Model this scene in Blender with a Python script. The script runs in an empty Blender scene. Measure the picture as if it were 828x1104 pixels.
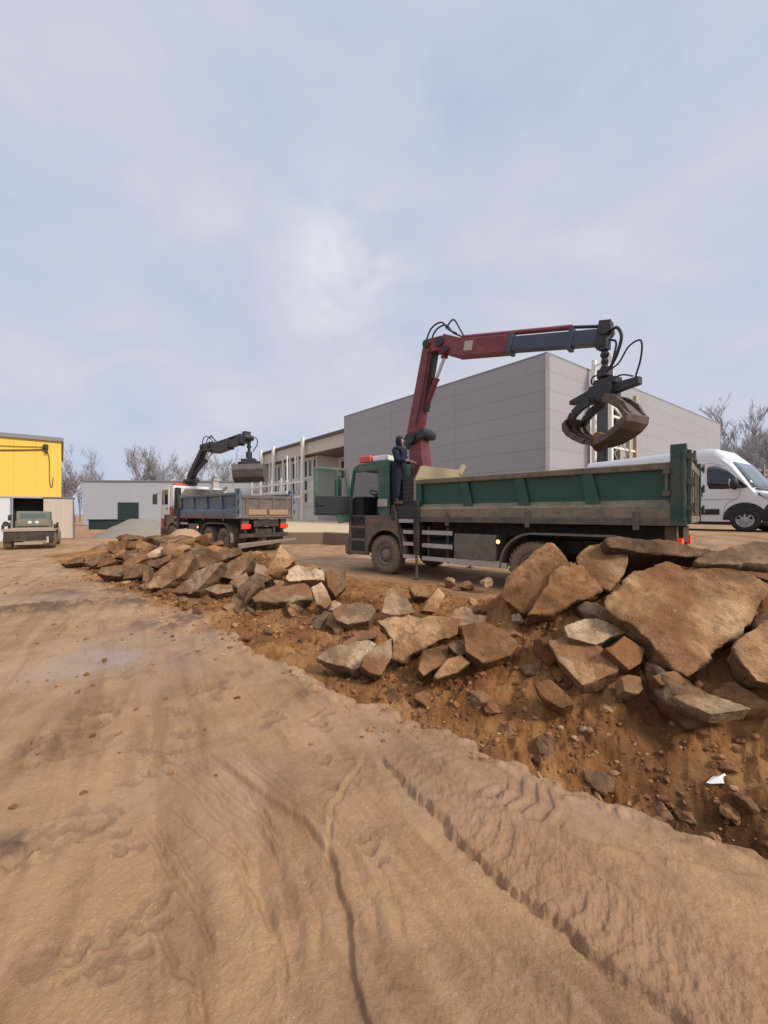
import bpy, bmesh, math, random
import numpy as np
from mathutils import Vector, Matrix, noise as mnoise
R = math.radians
rng = random.Random(7)
sc = bpy.context.scene
COL = sc.collection

# ------------------------------------------------------------------ camera
F_PX, CX, HORIZ, EYE = 430.0, 414.0, 554.0, 1.62
cam_d = bpy.data.cameras.new('camera')
cam = bpy.data.objects.new('camera', cam_d); COL.objects.link(cam)
cam_d.sensor_fit = 'VERTICAL'; cam_d.sensor_height = 24.0
cam_d.lens = 24.0 * F_PX / 1104.0
cam_d.shift_y = (HORIZ - 552.0) / 1104.0
cam_d.clip_start = 0.05; cam_d.clip_end = 4000
cam.location = (0, 0, EYE); cam.rotation_euler = (R(90), 0, 0)
sc.camera = cam

# ------------------------------------------------------------------ light
SUN_EL, SUN_AZ = R(40), R(128)          # azimuth clockwise from +Y
world = bpy.data.worlds.new('World'); sc.world = world; world.use_nodes = True
wt = world.node_tree; wt.nodes.clear()
def N(t, ty, **kw):
    n = t.nodes.new(ty)
    for k, v in kw.items(): setattr(n, k, v)
    return n
def ramp(t, src, stops, interp='LINEAR'):
    n = N(t, 'ShaderNodeValToRGB'); cr = n.color_ramp; cr.interpolation = interp
    while len(cr.elements) < len(stops): cr.elements.new(0.5)
    for e, (p, c) in zip(cr.elements, stops):
        e.position = p; e.color = (c[0], c[1], c[2], 1) if not isinstance(c, (int, float)) else (c, c, c, 1)
    if src is not None: t.links.new(src, n.inputs[0])
    return n.outputs[0]
def mixc(t, a, b, f, mode='MIX'):
    n = N(t, 'ShaderNodeMix', data_type='RGBA', blend_type=mode)
    for sock, v in ((n.inputs[6], a), (n.inputs[7], b), (n.inputs[0], f)):
        if isinstance(v, (tuple, list)): sock.default_value = (v[0], v[1], v[2], 1)
        elif isinstance(v, (int, float)): sock.default_value = v
        else: t.links.new(v, sock)
    return n.outputs[2]
def maths(t, op, a, b=0.0, c=0.0, clamp=False):
    n = N(t, 'ShaderNodeMath', operation=op, use_clamp=clamp)
    for s, v in zip(n.inputs, (a, b, c)):
        if isinstance(v, (int, float)): s.default_value = v
        else: t.links.new(v, s)
    return n.outputs[0]
sky = N(wt, 'ShaderNodeTexSky', sky_type='NISHITA', sun_disc=False, sun_elevation=SUN_EL, sun_rotation=SUN_AZ)
sky.air_density = 1.0; sky.dust_density = 3.0
geo = N(wt, 'ShaderNodeTexCoord')
mp = N(wt, 'ShaderNodeMapping'); mp.inputs['Scale'].default_value = (1.0, 1.0, 1.9)
wt.links.new(geo.outputs['Generated'], mp.inputs[0])
n1 = N(wt, 'ShaderNodeTexNoise'); n1.inputs['Scale'].default_value = 1.7; n1.inputs['Detail'].default_value = 4
n1.inputs['Roughness'].default_value = 0.5; n1.inputs['Distortion'].default_value = 0.5
wt.links.new(mp.outputs[0], n1.inputs['Vector'])
n2 = N(wt, 'ShaderNodeTexNoise'); n2.inputs['Scale'].default_value = 4.5; n2.inputs['Detail'].default_value = 4
n2.inputs['Roughness'].default_value = 0.55; n2.inputs['Distortion'].default_value = 0.3
wt.links.new(mp.outputs[0], n2.inputs['Vector'])
cl = maths(wt, 'ADD', maths(wt, 'MULTIPLY', n1.outputs[0], 0.65), maths(wt, 'MULTIPLY', n2.outputs[0], 0.35))
SKYK = 11.0     # the cloud deck's radiance before the Background strength
ccol = ramp(wt, cl, [(0.34, (0.465, 0.55, 0.725)), (0.46, (0.55, 0.605, 0.745)), (0.56, (0.61, 0.63, 0.74)), (0.68, (0.69, 0.695, 0.77))])
sep = N(wt, 'ShaderNodeSeparateXYZ'); wt.links.new(geo.outputs['Generated'], sep.inputs[0])
# one brighter break in the cloud deck
dotn = N(wt, 'ShaderNodeVectorMath', operation='DOT_PRODUCT')
bd = Vector(((372-414)/430, 1, (554-285)/430)).normalized()
dotn.inputs[1].default_value = bd
nrm = N(wt, 'ShaderNodeVectorMath', operation='NORMALIZE'); wt.links.new(geo.outputs['Generated'], nrm.inputs[0])
wt.links.new(nrm.outputs[0], dotn.inputs[0])
brk = maths(wt, 'MULTIPLY', ramp(wt, dotn.outputs['Value'], [(0.982, 0.0), (0.993, 0.3), (1.0, 1.0)]),
            ramp(wt, n2.outputs[0], [(0.42, 0.0), (0.62, 1.0)]))
ccol = mixc(wt, ccol, (0.80, 0.81, 0.86), brk)
# sky above the view made brighter, added to lift the light on the ground
zen = ramp(wt, sep.outputs['Z'], [(0.0, 1.0), (0.80, 1.0), (0.92, 1.0), (1.0, 1.0)])
zn = N(wt, 'ShaderNodeMapRange'); zn.inputs[1].default_value = 0.80; zn.inputs[2].default_value = 0.97
zn.inputs[3].default_value = 1.0; zn.inputs[4].default_value = 2.7
wt.links.new(sep.outputs['Z'], zn.inputs[0])
lum = maths(wt, 'MULTIPLY', zn.outputs[0], SKYK)
vm = N(wt, 'ShaderNodeVectorMath', operation='SCALE'); wt.links.new(ccol, vm.inputs[0]); wt.links.new(lum, vm.inputs['Scale'])
fin = mixc(wt, sky.outputs[0], vm.outputs[0], 0.93)
bg = N(wt, 'ShaderNodeBackground'); bg.inputs[1].default_value = 0.094
wt.links.new(fin, bg.inputs[0])
wo = N(wt, 'ShaderNodeOutputWorld'); wt.links.new(bg.outputs[0], wo.inputs[0])
sd = bpy.data.lights.new('sun', 'SUN'); sd.energy = 3.2; sd.angle = R(12); sd.color = (1, 0.93, 0.82)
sun = bpy.data.objects.new('sun', sd); COL.objects.link(sun)
sdir = Vector((math.sin(SUN_AZ)*math.cos(SUN_EL), math.cos(SUN_AZ)*math.cos(SUN_EL), math.sin(SUN_EL)))
sun.rotation_euler = sdir.to_track_quat('Z', 'Y').to_euler(); sun.location = (10, -10, 30)
sc.view_settings.view_transform = 'Standard'; sc.view_settings.look = 'None'
sc.view_settings.exposure = 0.0; sc.view_settings.gamma = 1.0
sc.view_settings.use_curve_mapping = False
sc.cycles.max_bounces = 6; sc.cycles.transparent_max_bounces = 12

# ------------------------------------------------------------------ materials
def new_mat(name):
    m = bpy.data.materials.new(name); m.use_nodes = True
    t = m.node_tree; t.nodes.clear()
    b = N(t, 'ShaderNodeBsdfPrincipled'); o = N(t, 'ShaderNodeOutputMaterial')
    t.links.new(b.outputs[0], o.inputs[0])
    return m, t, b
def tex_noise(t, scale, detail=5, rough=0.55, vec=None, dist=0.0):
    n = N(t, 'ShaderNodeTexNoise'); n.inputs['Scale'].default_value = scale; n.inputs['Detail'].default_value = detail
    n.inputs['Roughness'].default_value = rough; n.inputs['Distortion'].default_value = dist
    if vec is not None: t.links.new(vec, n.inputs['Vector'])
    return n.outputs[0]
def setc(t, sock, v):
    if isinstance(v, (tuple, list)): sock.default_value = (v[0], v[1], v[2], 1)
    elif isinstance(v, (int, float)): sock.default_value = v
    else: t.links.new(v, sock)
def bump(t, b, h, strength=0.3, dist=0.01):
    n = N(t, 'ShaderNodeBump'); n.inputs['Strength'].default_value = strength; n.inputs['Distance'].default_value = dist
    t.links.new(h, n.inputs['Height']); t.links.new(n.outputs[0], b.inputs['Normal'])
MUD = (0.30, 0.20, 0.125)
def dirty(name, col, rough=0.45, dirt=0.35, dirtcol=MUD, metal=0.0, scale=3.0, low=None, var=0.12, spec=0.5):
    """painted or bare metal with blotches of dried mud; low=(z0,z1): splashed mud thins out between these heights"""
    m, t, b = new_mat(name)
    tc = N(t, 'ShaderNodeTexCoord').outputs['Object']
    na = tex_noise(t, scale, 8, 0.65, tc, 0.4); nb = tex_noise(t, scale*7, 5, 0.6, tc)
    base = mixc(t, [c*(1-var) for c in col], [min(1, c*(1+var)) for c in col], na)
    f = maths(t, 'ADD', maths(t, 'MULTIPLY', na, 0.7), maths(t, 'MULTIPLY', nb, 0.3))
    lo = 0.68 - dirt*0.5
    f = ramp(t, f, [(max(0, lo-0.06), 0.0), (min(1, lo+0.16), 1.0)])
    f = maths(t, 'MULTIPLY', f, min(1.0, 0.35+dirt))
    if low:
        sp = N(t, 'ShaderNodeSeparateXYZ'); t.links.new(tc, sp.inputs[0])
        mr = N(t, 'ShaderNodeMapRange'); mr.inputs[1].default_value = low[0]; mr.inputs[2].default_value = low[1]
        mr.inputs[3].default_value = 1.0; mr.inputs[4].default_value = 0.0
        zz = maths(t, 'ADD', sp.outputs['Z'], maths(t, 'MULTIPLY', maths(t, 'SUBTRACT', na, 0.5), (low[1]-low[0])*0.9))
        t.links.new(zz, mr.inputs[0])
        f = maths(t, 'MAXIMUM', f, maths(t, 'MULTIPLY', mr.outputs[0], 0.85))
    setc(t, b.inputs['Base Color'], mixc(t, base, dirtcol, f))
    setc(t, b.inputs['Roughness'], maths(t, 'ADD', rough, maths(t, 'MULTIPLY', f, 0.9-rough)))
    setc(t, b.inputs['Metallic'], maths(t, 'MULTIPLY', maths(t, 'SUBTRACT', 1.0, f), metal))
    b.inputs['Specular IOR Level'].default_value = spec
    bump(t, b, f, 0.25, 0.004)
    return m
M = {}
M['green'] = dirty('green_paint', (0.022, 0.105, 0.072), 0.42, 0.30, scale=2.2)
M['green_bed'] = dirty('green_bed_paint', (0.016, 0.074, 0.047), 0.45, 0.12, (0.20, 0.17, 0.11), scale=2.0, low=(1.5, 1.9))
M['green_rail'] = dirty('muddy_green_rail', (0.025, 0.06, 0.045), 0.6, 0.62, (0.22, 0.165, 0.11), scale=2.5)
M['mudsteel'] = dirty('mud_caked_steel', (0.085, 0.078, 0.066), 0.65, 0.42, (0.20, 0.15, 0.10), scale=3.0, var=0.25)
M['mudledge'] = dirty('mud_caked_ledge', (0.04, 0.085, 0.062), 0.7, 0.60, (0.27, 0.21, 0.135), scale=1.6)
M['green_post'] = dirty('muddy_dark_green_post', (0.020, 0.065, 0.048), 0.55, 0.38, (0.13, 0.11, 0.08), scale=2.5)
M['headboard'] = dirty('mud_caked_headboard', (0.09, 0.12, 0.085), 0.7, 0.9, (0.36, 0.28, 0.17), scale=2.5)
M['blue'] = dirty('blue_bed_paint', (0.085, 0.135, 0.195), 0.5, 0.34, (0.27, 0.25, 0.235), scale=1.8, low=(1.4, 1.75))
M['greysteel'] = dirty('worn_grey_steel', (0.115, 0.10, 0.098), 0.55, 0.38, (0.26, 0.17, 0.11), scale=2.0, low=(1.35, 1.85))
M['white_cab'] = dirty('white_cab_paint', (0.70, 0.70, 0.69), 0.35, 0.12)
M['red_cab'] = dirty('red_cab_paint', (0.40, 0.035, 0.035), 0.4, 0.2)
M['grey_plastic'] = dirty('dusty_grey_plastic', (0.095, 0.092, 0.082), 0.6, 0.5, (0.24, 0.165, 0.10), low=(0.3, 1.3), var=0.3)
M['silver'] = dirty('dusty_silver_panel', (0.205, 0.188, 0.155), 0.5, 0.5, (0.125, 0.09, 0.06), low=(0.35, 0.75), var=0.3, scale=4)
M['pale_slat'] = dirty('pale_aluminium_slat', (0.48, 0.45, 0.42), 0.5, 0.35, (0.30, 0.22, 0.16))
M['black'] = dirty('black_metal', (0.022, 0.022, 0.024), 0.55, 0.25, (0.13, 0.095, 0.065))
M['chassis'] = dirty('muddy_black_chassis', (0.020, 0.019, 0.018), 0.65, 0.4, (0.12, 0.08, 0.05))
M['dark_in'] = dirty('dark_cab_lining', (0.022, 0.024, 0.030), 0.8, 0.05)
M['rubber'] = dirty('dusty_tyre_rubber', (0.035, 0.033, 0.032), 0.85, 0.80, (0.20, 0.145, 0.10), scale=4)
M['clean_rubber'] = dirty('tyre_rubber', (0.022, 0.022, 0.023), 0.8, 0.2, (0.12, 0.1, 0.08))
M['rim'] = dirty('muddy_wheel_rim', (0.20, 0.185, 0.17), 0.55, 0.5, (0.22, 0.155, 0.10))
M['alloy'] = dirty('silver_wheel_cover', (0.42, 0.42, 0.43), 0.4, 0.1, metal=0.3)
M['crane_red'] = dirty('faded_red_crane_paint', (0.195, 0.028, 0.035), 0.42, 0.28, (0.30, 0.16, 0.15))
M['slate'] = dirty('slate_blue_boom_paint', (0.055, 0.075, 0.105), 0.42, 0.12, (0.16, 0.15, 0.14))
M['crane_dark'] = dirty('dark_crane_steel', (0.028, 0.028, 0.032), 0.5, 0.2, (0.10, 0.08, 0.065))
M['ram'] = dirty('polished_ram_rod', (0.55, 0.55, 0.56), 0.25, 0.05, metal=0.9)
M['grab'] = dirty('rusty_grab_steel', (0.095, 0.066, 0.055), 0.55, 0.38, (0.21, 0.135, 0.09), scale=3)
M['clam'] = dirty('worn_clamshell_steel', (0.105, 0.085, 0.080), 0.55, 0.3, (0.2, 0.15, 0.12), scale=3)
M['hose'] = dirty('black_rubber_hose', (0.02, 0.02, 0.025), 0.5, 0.0)
M['white'] = dirty('white_van_paint', (0.78, 0.78, 0.77), 0.22, 0.0, var=0.02)
M['whitepaint'] = dirty('white_painted_steel', (0.80, 0.78, 0.73), 0.5, 0.12, (0.5, 0.43, 0.35))
M['plastic_blk'] = dirty('black_bumper_plastic', (0.018, 0.019, 0.024), 0.55, 0.1)
M['navy'] = dirty('navy_cotton', (0.009, 0.013, 0.034), 0.9, 0.1, (0.05, 0.045, 0.05), scale=6)
M['skin'] = dirty('skin', (0.42, 0.22, 0.16), 0.55, 0.0)
M['hair'] = dirty('dark_hair', (0.03, 0.018, 0.012), 0.7, 0.0)
M['boot'] = dirty('black_leather_boot', (0.018, 0.016, 0.015), 0.6, 0.4)
M['beige'] = dirty('beige_sheet', (0.50, 0.42, 0.345), 0.6, 0.2, (0.42, 0.33, 0.25), scale=1)
M['fascia'] = dirty('beige_fascia_panel', (0.60, 0.54, 0.47), 0.6, 0.12, (0.48, 0.42, 0.36), scale=1)
M['concrete'] = dirty('pale_concrete', (0.56, 0.43, 0.27), 0.85, 0.30, (0.40, 0.28, 0.16), scale=0.8)
M['cement_face'] = dirty('dirty_concrete_face', (0.24, 0.18, 0.135), 0.9, 0.4, (0.26, 0.165, 0.10), scale=0.8)
M['rooftrim'] = dirty('grey_roof_trim', (0.22, 0.225, 0.225), 0.5, 0.1)
M['brownroof'] = dirty('brown_roof_edge', (0.11, 0.085, 0.085), 0.6, 0.1)
M['darkopen'] = dirty('dark_interior', (0.012, 0.015, 0.02), 0.9, 0.0)
M['darkgreen'] = dirty('dark_green_sheet', (0.016, 0.035, 0.035), 0.6, 0.1)
M['sagegreen'] = dirty('sage_green_cab', (0.13, 0.165, 0.13), 0.5, 0.4)
M['wood'] = dirty('weathered_wood', (0.38, 0.30, 0.22), 0.85, 0.35, (0.26, 0.19, 0.13), scale=5)
M['plank'] = dirty('muddy_plank', (0.22, 0.165, 0.12), 0.85, 0.4, (0.27, 0.19, 0.12), scale=5)
M['bark'] = dirty('hazed_tree_bark', (0.25, 0.22, 0.215), 0.9, 0.0)  # bark paled to paint in distance haze; also used on the timber wall
M['twig'] = dirty('hazed_twigs', (0.33, 0.30, 0.30), 0.9, 0.0)  # twigs lightened further, haze put into the colour
M['cable'] = dirty('rusty_cable', (0.16, 0.085, 0.04), 0.8, 0.0)
M['tan_post'] = dirty('tan_painted_post', (0.46, 0.36, 0.24), 0.6, 0.15)
M['paper'] = dirty('white_plastic_scrap', (0.72, 0.68, 0.60), 0.5, 0.15)
M['gravel'] = dirty('pale_gravel', (0.25, 0.22, 0.18), 0.95, 0.4, (0.20, 0.17, 0.135), scale=9)
M['sandheap'] = dirty('brown_sand', (0.40, 0.255, 0.15), 0.95, 0.4, (0.32, 0.20, 0.115), scale=5)
M['brownwall'] = dirty('brown_timber_wall', (0.15, 0.125, 0.115), 0.9, 0.3, (0.22, 0.2, 0.19), scale=1)

def glass(name, col=(0.05, 0.07, 0.08), rough=0.06, alpha=1.0):
    m, t, b = new_mat(name)
    b.inputs['Base Color'].default_value = (*col, 1); b.inputs['Roughness'].default_value = rough
    b.inputs['Specular IOR Level'].default_value = 0.8
    if alpha < 1:
        tr = N(t, 'ShaderNodeBsdfTransparent'); mx = N(t, 'ShaderNodeMixShader'); o = t.nodes['Material Output']
        tr.inputs[0].default_value = (0.86, 0.9, 0.9, 1)
        mx.inputs[0].default_value = alpha
        t.links.new(tr.outputs[0], mx.inputs[1]); t.links.new(b.outputs[0], mx.inputs[2]); t.links.new(mx.outputs[0], o.inputs[0])
    return m
M['glass_dark'] = glass('dark_glass', (0.012, 0.015, 0.025))
M['glass_clear'] = glass('clear_glass', (0.05, 0.06, 0.06), 0.04, 0.16)
M['windscreen'] = glass('windscreen_glass', (0.10, 0.14, 0.145), 0.05)
def lens(name, col, emit=0.0):
    m, t, b = new_mat(name); b.inputs['Base Color'].default_value = (*col, 1); b.inputs['Roughness'].default_value = 0.2
    if emit: b.inputs['Emission Color'].default_value = (*col, 1); b.inputs['Emission Strength'].default_value = emit
    return m
M['red_lens'] = lens('red_lens', (0.55, 0.02, 0.015))
M['beacon'] = lens('orange_red_beacon', (0.62, 0.09, 0.05))
M['lamp_on'] = lens('lit_amber_lamp', (1.0, 0.42, 0.12), 3.0)
M['tail_on'] = lens('lit_red_lamp', (0.8, 0.05, 0.02), 0.25)
M['headlamp'] = lens('clear_headlamp', (0.55, 0.58, 0.6))

def cladding(name, col, pw, ph, groove=0.012, dark=0.45, rough=0.45, axis='XZ', bumpy=None):
    """flat sandwich panels with thin joints; object coords, local X along the wall"""
    m, t, b = new_mat(name)
    tc = N(t, 'ShaderNodeTexCoord').outputs['Object']
    sp = N(t, 'ShaderNodeSeparateXYZ'); t.links.new(tc, sp.inputs[0])
    def joint(c, p):
        f = maths(t, 'FRACT', maths(t, 'DIVIDE', c, p))
        d = maths(t, 'ABSOLUTE', maths(t, 'SUBTRACT', f, 0.5))
        return maths(t, 'GREATER_THAN', d, 0.5 - groove/p)
    j = joint(sp.outputs['Z'], ph)
    if pw: j = maths(t, 'MAXIMUM', j, joint(sp.outputs['X'], pw))
    cell = N(t, 'ShaderNodeTexWhiteNoise', noise_dimensions='2D'); cv = N(t, 'ShaderNodeCombineXYZ')
    t.links.new(maths(t, 'FLOOR', maths(t, 'DIVIDE', sp.outputs['X'], pw or 6.0)), cv.inputs[0])
    t.links.new(maths(t, 'FLOOR', maths(t, 'DIVIDE', sp.outputs['Z'], ph)), cv.inputs[1])
    t.links.new(cv.outputs[0], cell.inputs['Vector'])
    big = tex_noise(t, 0.25, 4, 0.5, tc)
    v = maths(t, 'ADD', 0.93, maths(t, 'ADD', maths(t, 'MULTIPLY', cell.outputs[0], 0.05), maths(t, 'MULTIPLY', big, 0.09)))
    sv = N(t, 'ShaderNodeVectorMath', operation='SCALE'); sv.inputs[0].default_value = col; t.links.new(v, sv.inputs['Scale'])
    setc(t, b.inputs['Base Color'], mixc(t, sv.outputs[0], [c*dark for c in col], j))
    b.inputs['Roughness'].default_value = rough
    if bumpy:
        w = N(t, 'ShaderNodeTexWave', wave_type='BANDS', bands_direction='X'); w.inputs['Scale'].default_value = bumpy
        t.links.new(tc, w.inputs['Vector']); bump(t, b, w.outputs[0], 0.3, 0.02)
    return m
M['panel_shade'] = cladding('grey_panels_shade_tone', (0.335, 0.318, 0.322), 6.0, 1.0, 0.015, 0.66)  # hall's left face: shade put into the panel colour
M['panel_lit'] = cladding('grey_panels_lit_tone', (0.355, 0.342, 0.352), 6.0, 1.0, 0.015, 0.66)  # same panels with light painted in for the right face; also pale corner trim
M['panel_far'] = cladding('pale_grey_cladding', (0.40, 0.41, 0.44), 6.0, 6.0, 0.01, 0.8)
M['yellow'] = cladding('yellow_corrugated_cladding', (0.80, 0.54, 0.080), 1.0, 30.0, 0.012, 0.8, 0.5, bumpy=1.5)
M['white_wall'] = cladding('white_wall_sheet', (0.60, 0.62, 0.63), 2.0, 30.0, 0.012, 0.8)

# ------------------------------------------------------------------ mesh helpers
class MB:
    def __init__(s): s.v = []; s.f = []; s.sm = []
    def add(s, vs, fs, smooth=False, mat=None):
        o = len(s.v)
        s.v += [tuple(mat @ Vector(p)) if mat is not None else tuple(p) for p in vs]
        s.f += [tuple(i+o for i in f) for f in fs]; s.sm += [smooth]*len(fs)
        return s
    def box(s, x0, x1, y0, y1, z0, z1, mat=None):
        vs = [(x, y, z) for z in (z0, z1) for y in (y0, y1) for x in (x0, x1)]
        return s.add(vs, [(0, 2, 3, 1), (4, 5, 7, 6), (0, 1, 5, 4), (2, 6, 7, 3), (0, 4, 6, 2), (1, 3, 7, 5)], False, mat)
    def prism(s, poly, d0, d1, axis='Y', mat=None):
        """poly in (x,z) extruded along y (axis Y), in (x,y) along z (axis Z), in (y,z) along x (axis X)"""
        n = len(poly)
        def P(p, d): return {'Y': (p[0], d, p[1]), 'Z': (p[0], p[1], d), 'X': (d, p[0], p[1])}[axis]
        vs = [P(p, d0) for p in poly] + [P(p, d1) for p in poly]
        fs = [tuple(range(n)), tuple(range(2*n-1, n-1, -1))] + [(i, i+n, (i+1) % n+n, (i+1) % n) for i in range(n)]
        return s.add(vs, fs, False, mat)
    def tube(s, pts, r, n=8, mat=None, cap=True):
        pts = [Vector(p) for p in pts]; k = len(pts)
        rr = r if isinstance(r, (list, tuple)) else [r]*k
        vs = []; fs = []; ref = None
        for i, p in enumerate(pts):
            d = (pts[min(i+1, k-1)] - pts[max(i-1, 0)])
            d = d.normalized() if d.length > 1e-9 else Vector((0, 0, 1))
            if ref is None: ref = d.orthogonal().normalized()
            a = (ref - d*ref.dot(d))
            a = a.normalized() if a.length > 1e-6 else d.orthogonal().normalized()
            ref = a; b = d.cross(a)
            for j in range(n):
                q = 2*math.pi*j/n
                vs.append(p + a*(rr[i]*math.cos(q)) + b*(rr[i]*math.sin(q)))
        for i in range(k-1):
            for j in range(n):
                fs.append((i*n+j, i*n+(j+1) % n, (i+1)*n+(j+1) % n, (i+1)*n+j))
        s.add(vs, fs, True, mat)
        if cap:
            s.add(vs[:n], [tuple(range(n-1, -1, -1))], False, mat); s.add(vs[-n:], [tuple(range(n))], False, mat)
        return s
    def beam(s, p, q, w0, h0, w1=None, h1=None, up=(0, 0, 1), mat=None):
        """rectangular bar p->q, h along `up`, w across"""
        p, q = Vector(p), Vector(q); d = (q-p).normalized(); u = Vector(up); u = (u - d*u.dot(d)).normalized(); c = d.cross(u)
        w1 = w0 if w1 is None else w1; h1 = h0 if h1 is None else h1
        vs = []
        for o, w, h in ((p, w0, h0), (q, w1, h1)):
            vs += [o - c*w/2 - u*h/2, o + c*w/2 - u*h/2, o + c*w/2 + u*h/2, o - c*w/2 + u*h/2]
        return s.add(vs, [(3, 2, 1, 0), (4, 5, 6, 7), (0, 1, 5, 4), (1, 2, 6, 5), (2, 3, 7, 6), (3, 0, 4, 7)], False, mat)
    def lathe(s, prof, c, n=24, mat=None):
        """profile (y, r) round the local Y axis through c"""
        k = len(prof); vs = []; fs = []
        for j in range(n):
            q = 2*math.pi*j/n
            for y, r in prof: vs.append((c[0]+r*math.cos(q), c[1]+y, c[2]+r*math.sin(q)))
        for j in range(n):
            for i in range(k-1):
                a, b = j*k+i, ((j+1) % n)*k+i
                fs.append((a, a+1, b+1, b))
        return s.add(vs, fs, True, mat)
    def ball(s, c, r, n=10, mat=None):
        rx, ry, rz = r if isinstance(r, (tuple, list)) else (r, r, r)
        vs = [(c[0], c[1], c[2]-rz)]; fs = []
        m = max(4, n//2)
        for i in range(1, m):
            a = -math.pi/2 + math.pi*i/m
            for j in range(n):
                q = 2*math.pi*j/n
                vs.append((c[0]+rx*math.cos(a)*math.cos(q), c[1]+ry*math.cos(a)*math.sin(q), c[2]+rz*math.sin(a)))
        vs.append((c[0], c[1], c[2]+rz)); L = len(vs)-1
        for j in range(n):
            fs.append((0, 1+(j+1) % n, 1+j)); fs.append((L, L-n+j, L-n+(j+1) % n))
            for i in range(m-2):
                a = 1+i*n; fs.append((a+j, a+(j+1) % n, a+n+(j+1) % n, a+n+j))
        return s.add(vs, fs, True, mat)
    def build(s, name, mat, parent=None, bevel=0.0, loc=None, rotz=0.0):
        me = bpy.data.meshes.new(name); me.from_pydata(s.v, [], s.f); me.validate()
        if len(me.polygons) == len(s.sm): me.polygons.foreach_set('use_smooth', s.sm)
        bm = bmesh.new(); bm.from_mesh(me); bmesh.ops.recalc_face_normals(bm, faces=bm.faces); bm.to_mesh(me); bm.free()
        o = bpy.data.objects.new(name, me); COL.objects.link(o)
        me.materials.append(mat)
        if parent: o.parent = parent
        if loc: o.location = loc
        if rotz: o.rotation_euler = (0, 0, rotz)
        if bevel:
            b = o.modifiers.new('bevel', 'BEVEL'); b.width = bevel; b.segments = 2; b.limit_method = 'ANGLE'; b.angle_limit = R(40)
        return o
def tag(o, label=None, cat=None, group=None, kind=None):
    if label: o['label'] = label
    if cat: o['category'] = cat
    if group: o['group'] = group
    if kind: o['kind'] = kind
    return o
def empty(name, loc, rz=0, label=None, cat=None, group=None):
    o = bpy.data.objects.new(name, None); COL.objects.link(o); o.location = loc; o.rotation_euler = (0, 0, rz)
    o.empty_display_size = 0.3
    return tag(o, label, cat, group)
def arc(p0, p1, sag, n=10):
    p0, p1 = Vector(p0), Vector(p1); s = Vector(sag)
    return [p0.lerp(p1, i/n) + s*(4*(i/n)*(1-i/n)) for i in range(n+1)]
def smoothpts(pts, n=6):
    """Catmull-Rom through the points"""
    P = [Vector(p) for p in pts]; P = [2*P[0]-P[1]] + P + [2*P[-1]-P[-2]]; out = []
    for i in range(1, len(P)-2):
        for k in range(n):
            t = k/n; a, b, c, d = P[i-1:i+3]
            out.append(0.5*((2*b) + (c-a)*t + (2*a-5*b+4*c-d)*t*t + (3*b-a-3*c+d)*t**3))
    out.append(P[-2]); return out

# ------------------------------------------------------------------ terrain
# site axes: u runs along the trucks and the heap (towards the right and the viewer), v away from the viewer
UX, UY, VX, VY = 0.741, -0.671, 0.671, 0.741
prm = np.random.RandomState(3)
_perm = prm.permutation(256); _perm = np.concatenate([_perm, _perm, _perm]); _val = prm.rand(256)
def vnoise(x, y):
    x = np.asarray(x, float); y = np.asarray(y, float)
    xi = np.floor(x).astype(int); yi = np.floor(y).astype(int); fx = x-xi; fy = y-yi
    fx = fx*fx*fx*(fx*(fx*6-15)+10); fy = fy*fy*fy*(fy*(fy*6-15)+10)
    xi &= 255; yi &= 255; x1 = (xi+1) & 255; y1 = (yi+1) & 255
    h = lambda a, b: _val[_perm[_perm[a]+b]]
    return ((h(xi, yi)*(1-fx)+h(x1, yi)*fx)*(1-fy) + (h(xi, y1)*(1-fx)+h(x1, y1)*fx)*fy)*2-1
def fbm(x, y, o=4, g=0.5):
    s = 0; a = 1; t = 0
    for i in range(o):
        s = s + a*vnoise(x*2**i+17.3*i, y*2**i+5.1*i); t += a; a *= g
    return s/t
def sst(a, b, x):
    t = np.clip((x-a)/(b-a), 0, 1); return t*t*(3-2*t)
def gpt(px, py, z=0.0):
    Y = F_PX*(EYE-z)/(py-HORIZ); return ((px-CX)/F_PX*Y, Y)
def polydist(x, y, pts):
    """distance, signed side (+ = right of travel) and run length to a polyline"""
    best = np.full(x.shape, 1e9); side = np.zeros(x.shape); run = np.zeros(x.shape); L = 0
    for (ax, ay), (bx, by) in zip(pts[:-1], pts[1:]):
        dx, dy = bx-ax, by-ay; l = math.hypot(dx, dy)
        t = np.clip(((x-ax)*dx+(y-ay)*dy)/(l*l), 0, 1)
        ex = x-(ax+t*dx); ey = y-(ay+t*dy); d = np.hypot(ex, ey); m = d < best
        best = np.where(m, d, best); side = np.where(m, np.sign(dy*ex-dx*ey), side); run = np.where(m, L+t*l, run); L += l
    return best, side, run, L
H_U = [-24, -20.5, -18, -16, -12, -10.4, -8.1, -7, -5.9, -4.6, -3.4, -2.75, -2.35, -1.75, -1.2, -0.6, 0.2, 2.5, 6]
H_H = [0.0, 0.05, 0.50, 0.66, 0.70, 0.68, 0.55, 0.42, 0.28, 0.30, 0.30, 0.36, 0.55, 0.98, 1.0, 0.98, 0.95, 0.9, 0.8]
def edge_v(u):
    return 2.55 + 0.13*vnoise(u*0.9, 3.0+0*u) + 0.08*vnoise(u*3.1, 9.0+0*u) + 0.05*vnoise(u*9, 1.0+0*u) + 0.02*vnoise(u*23, 7.0+0*u)
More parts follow.
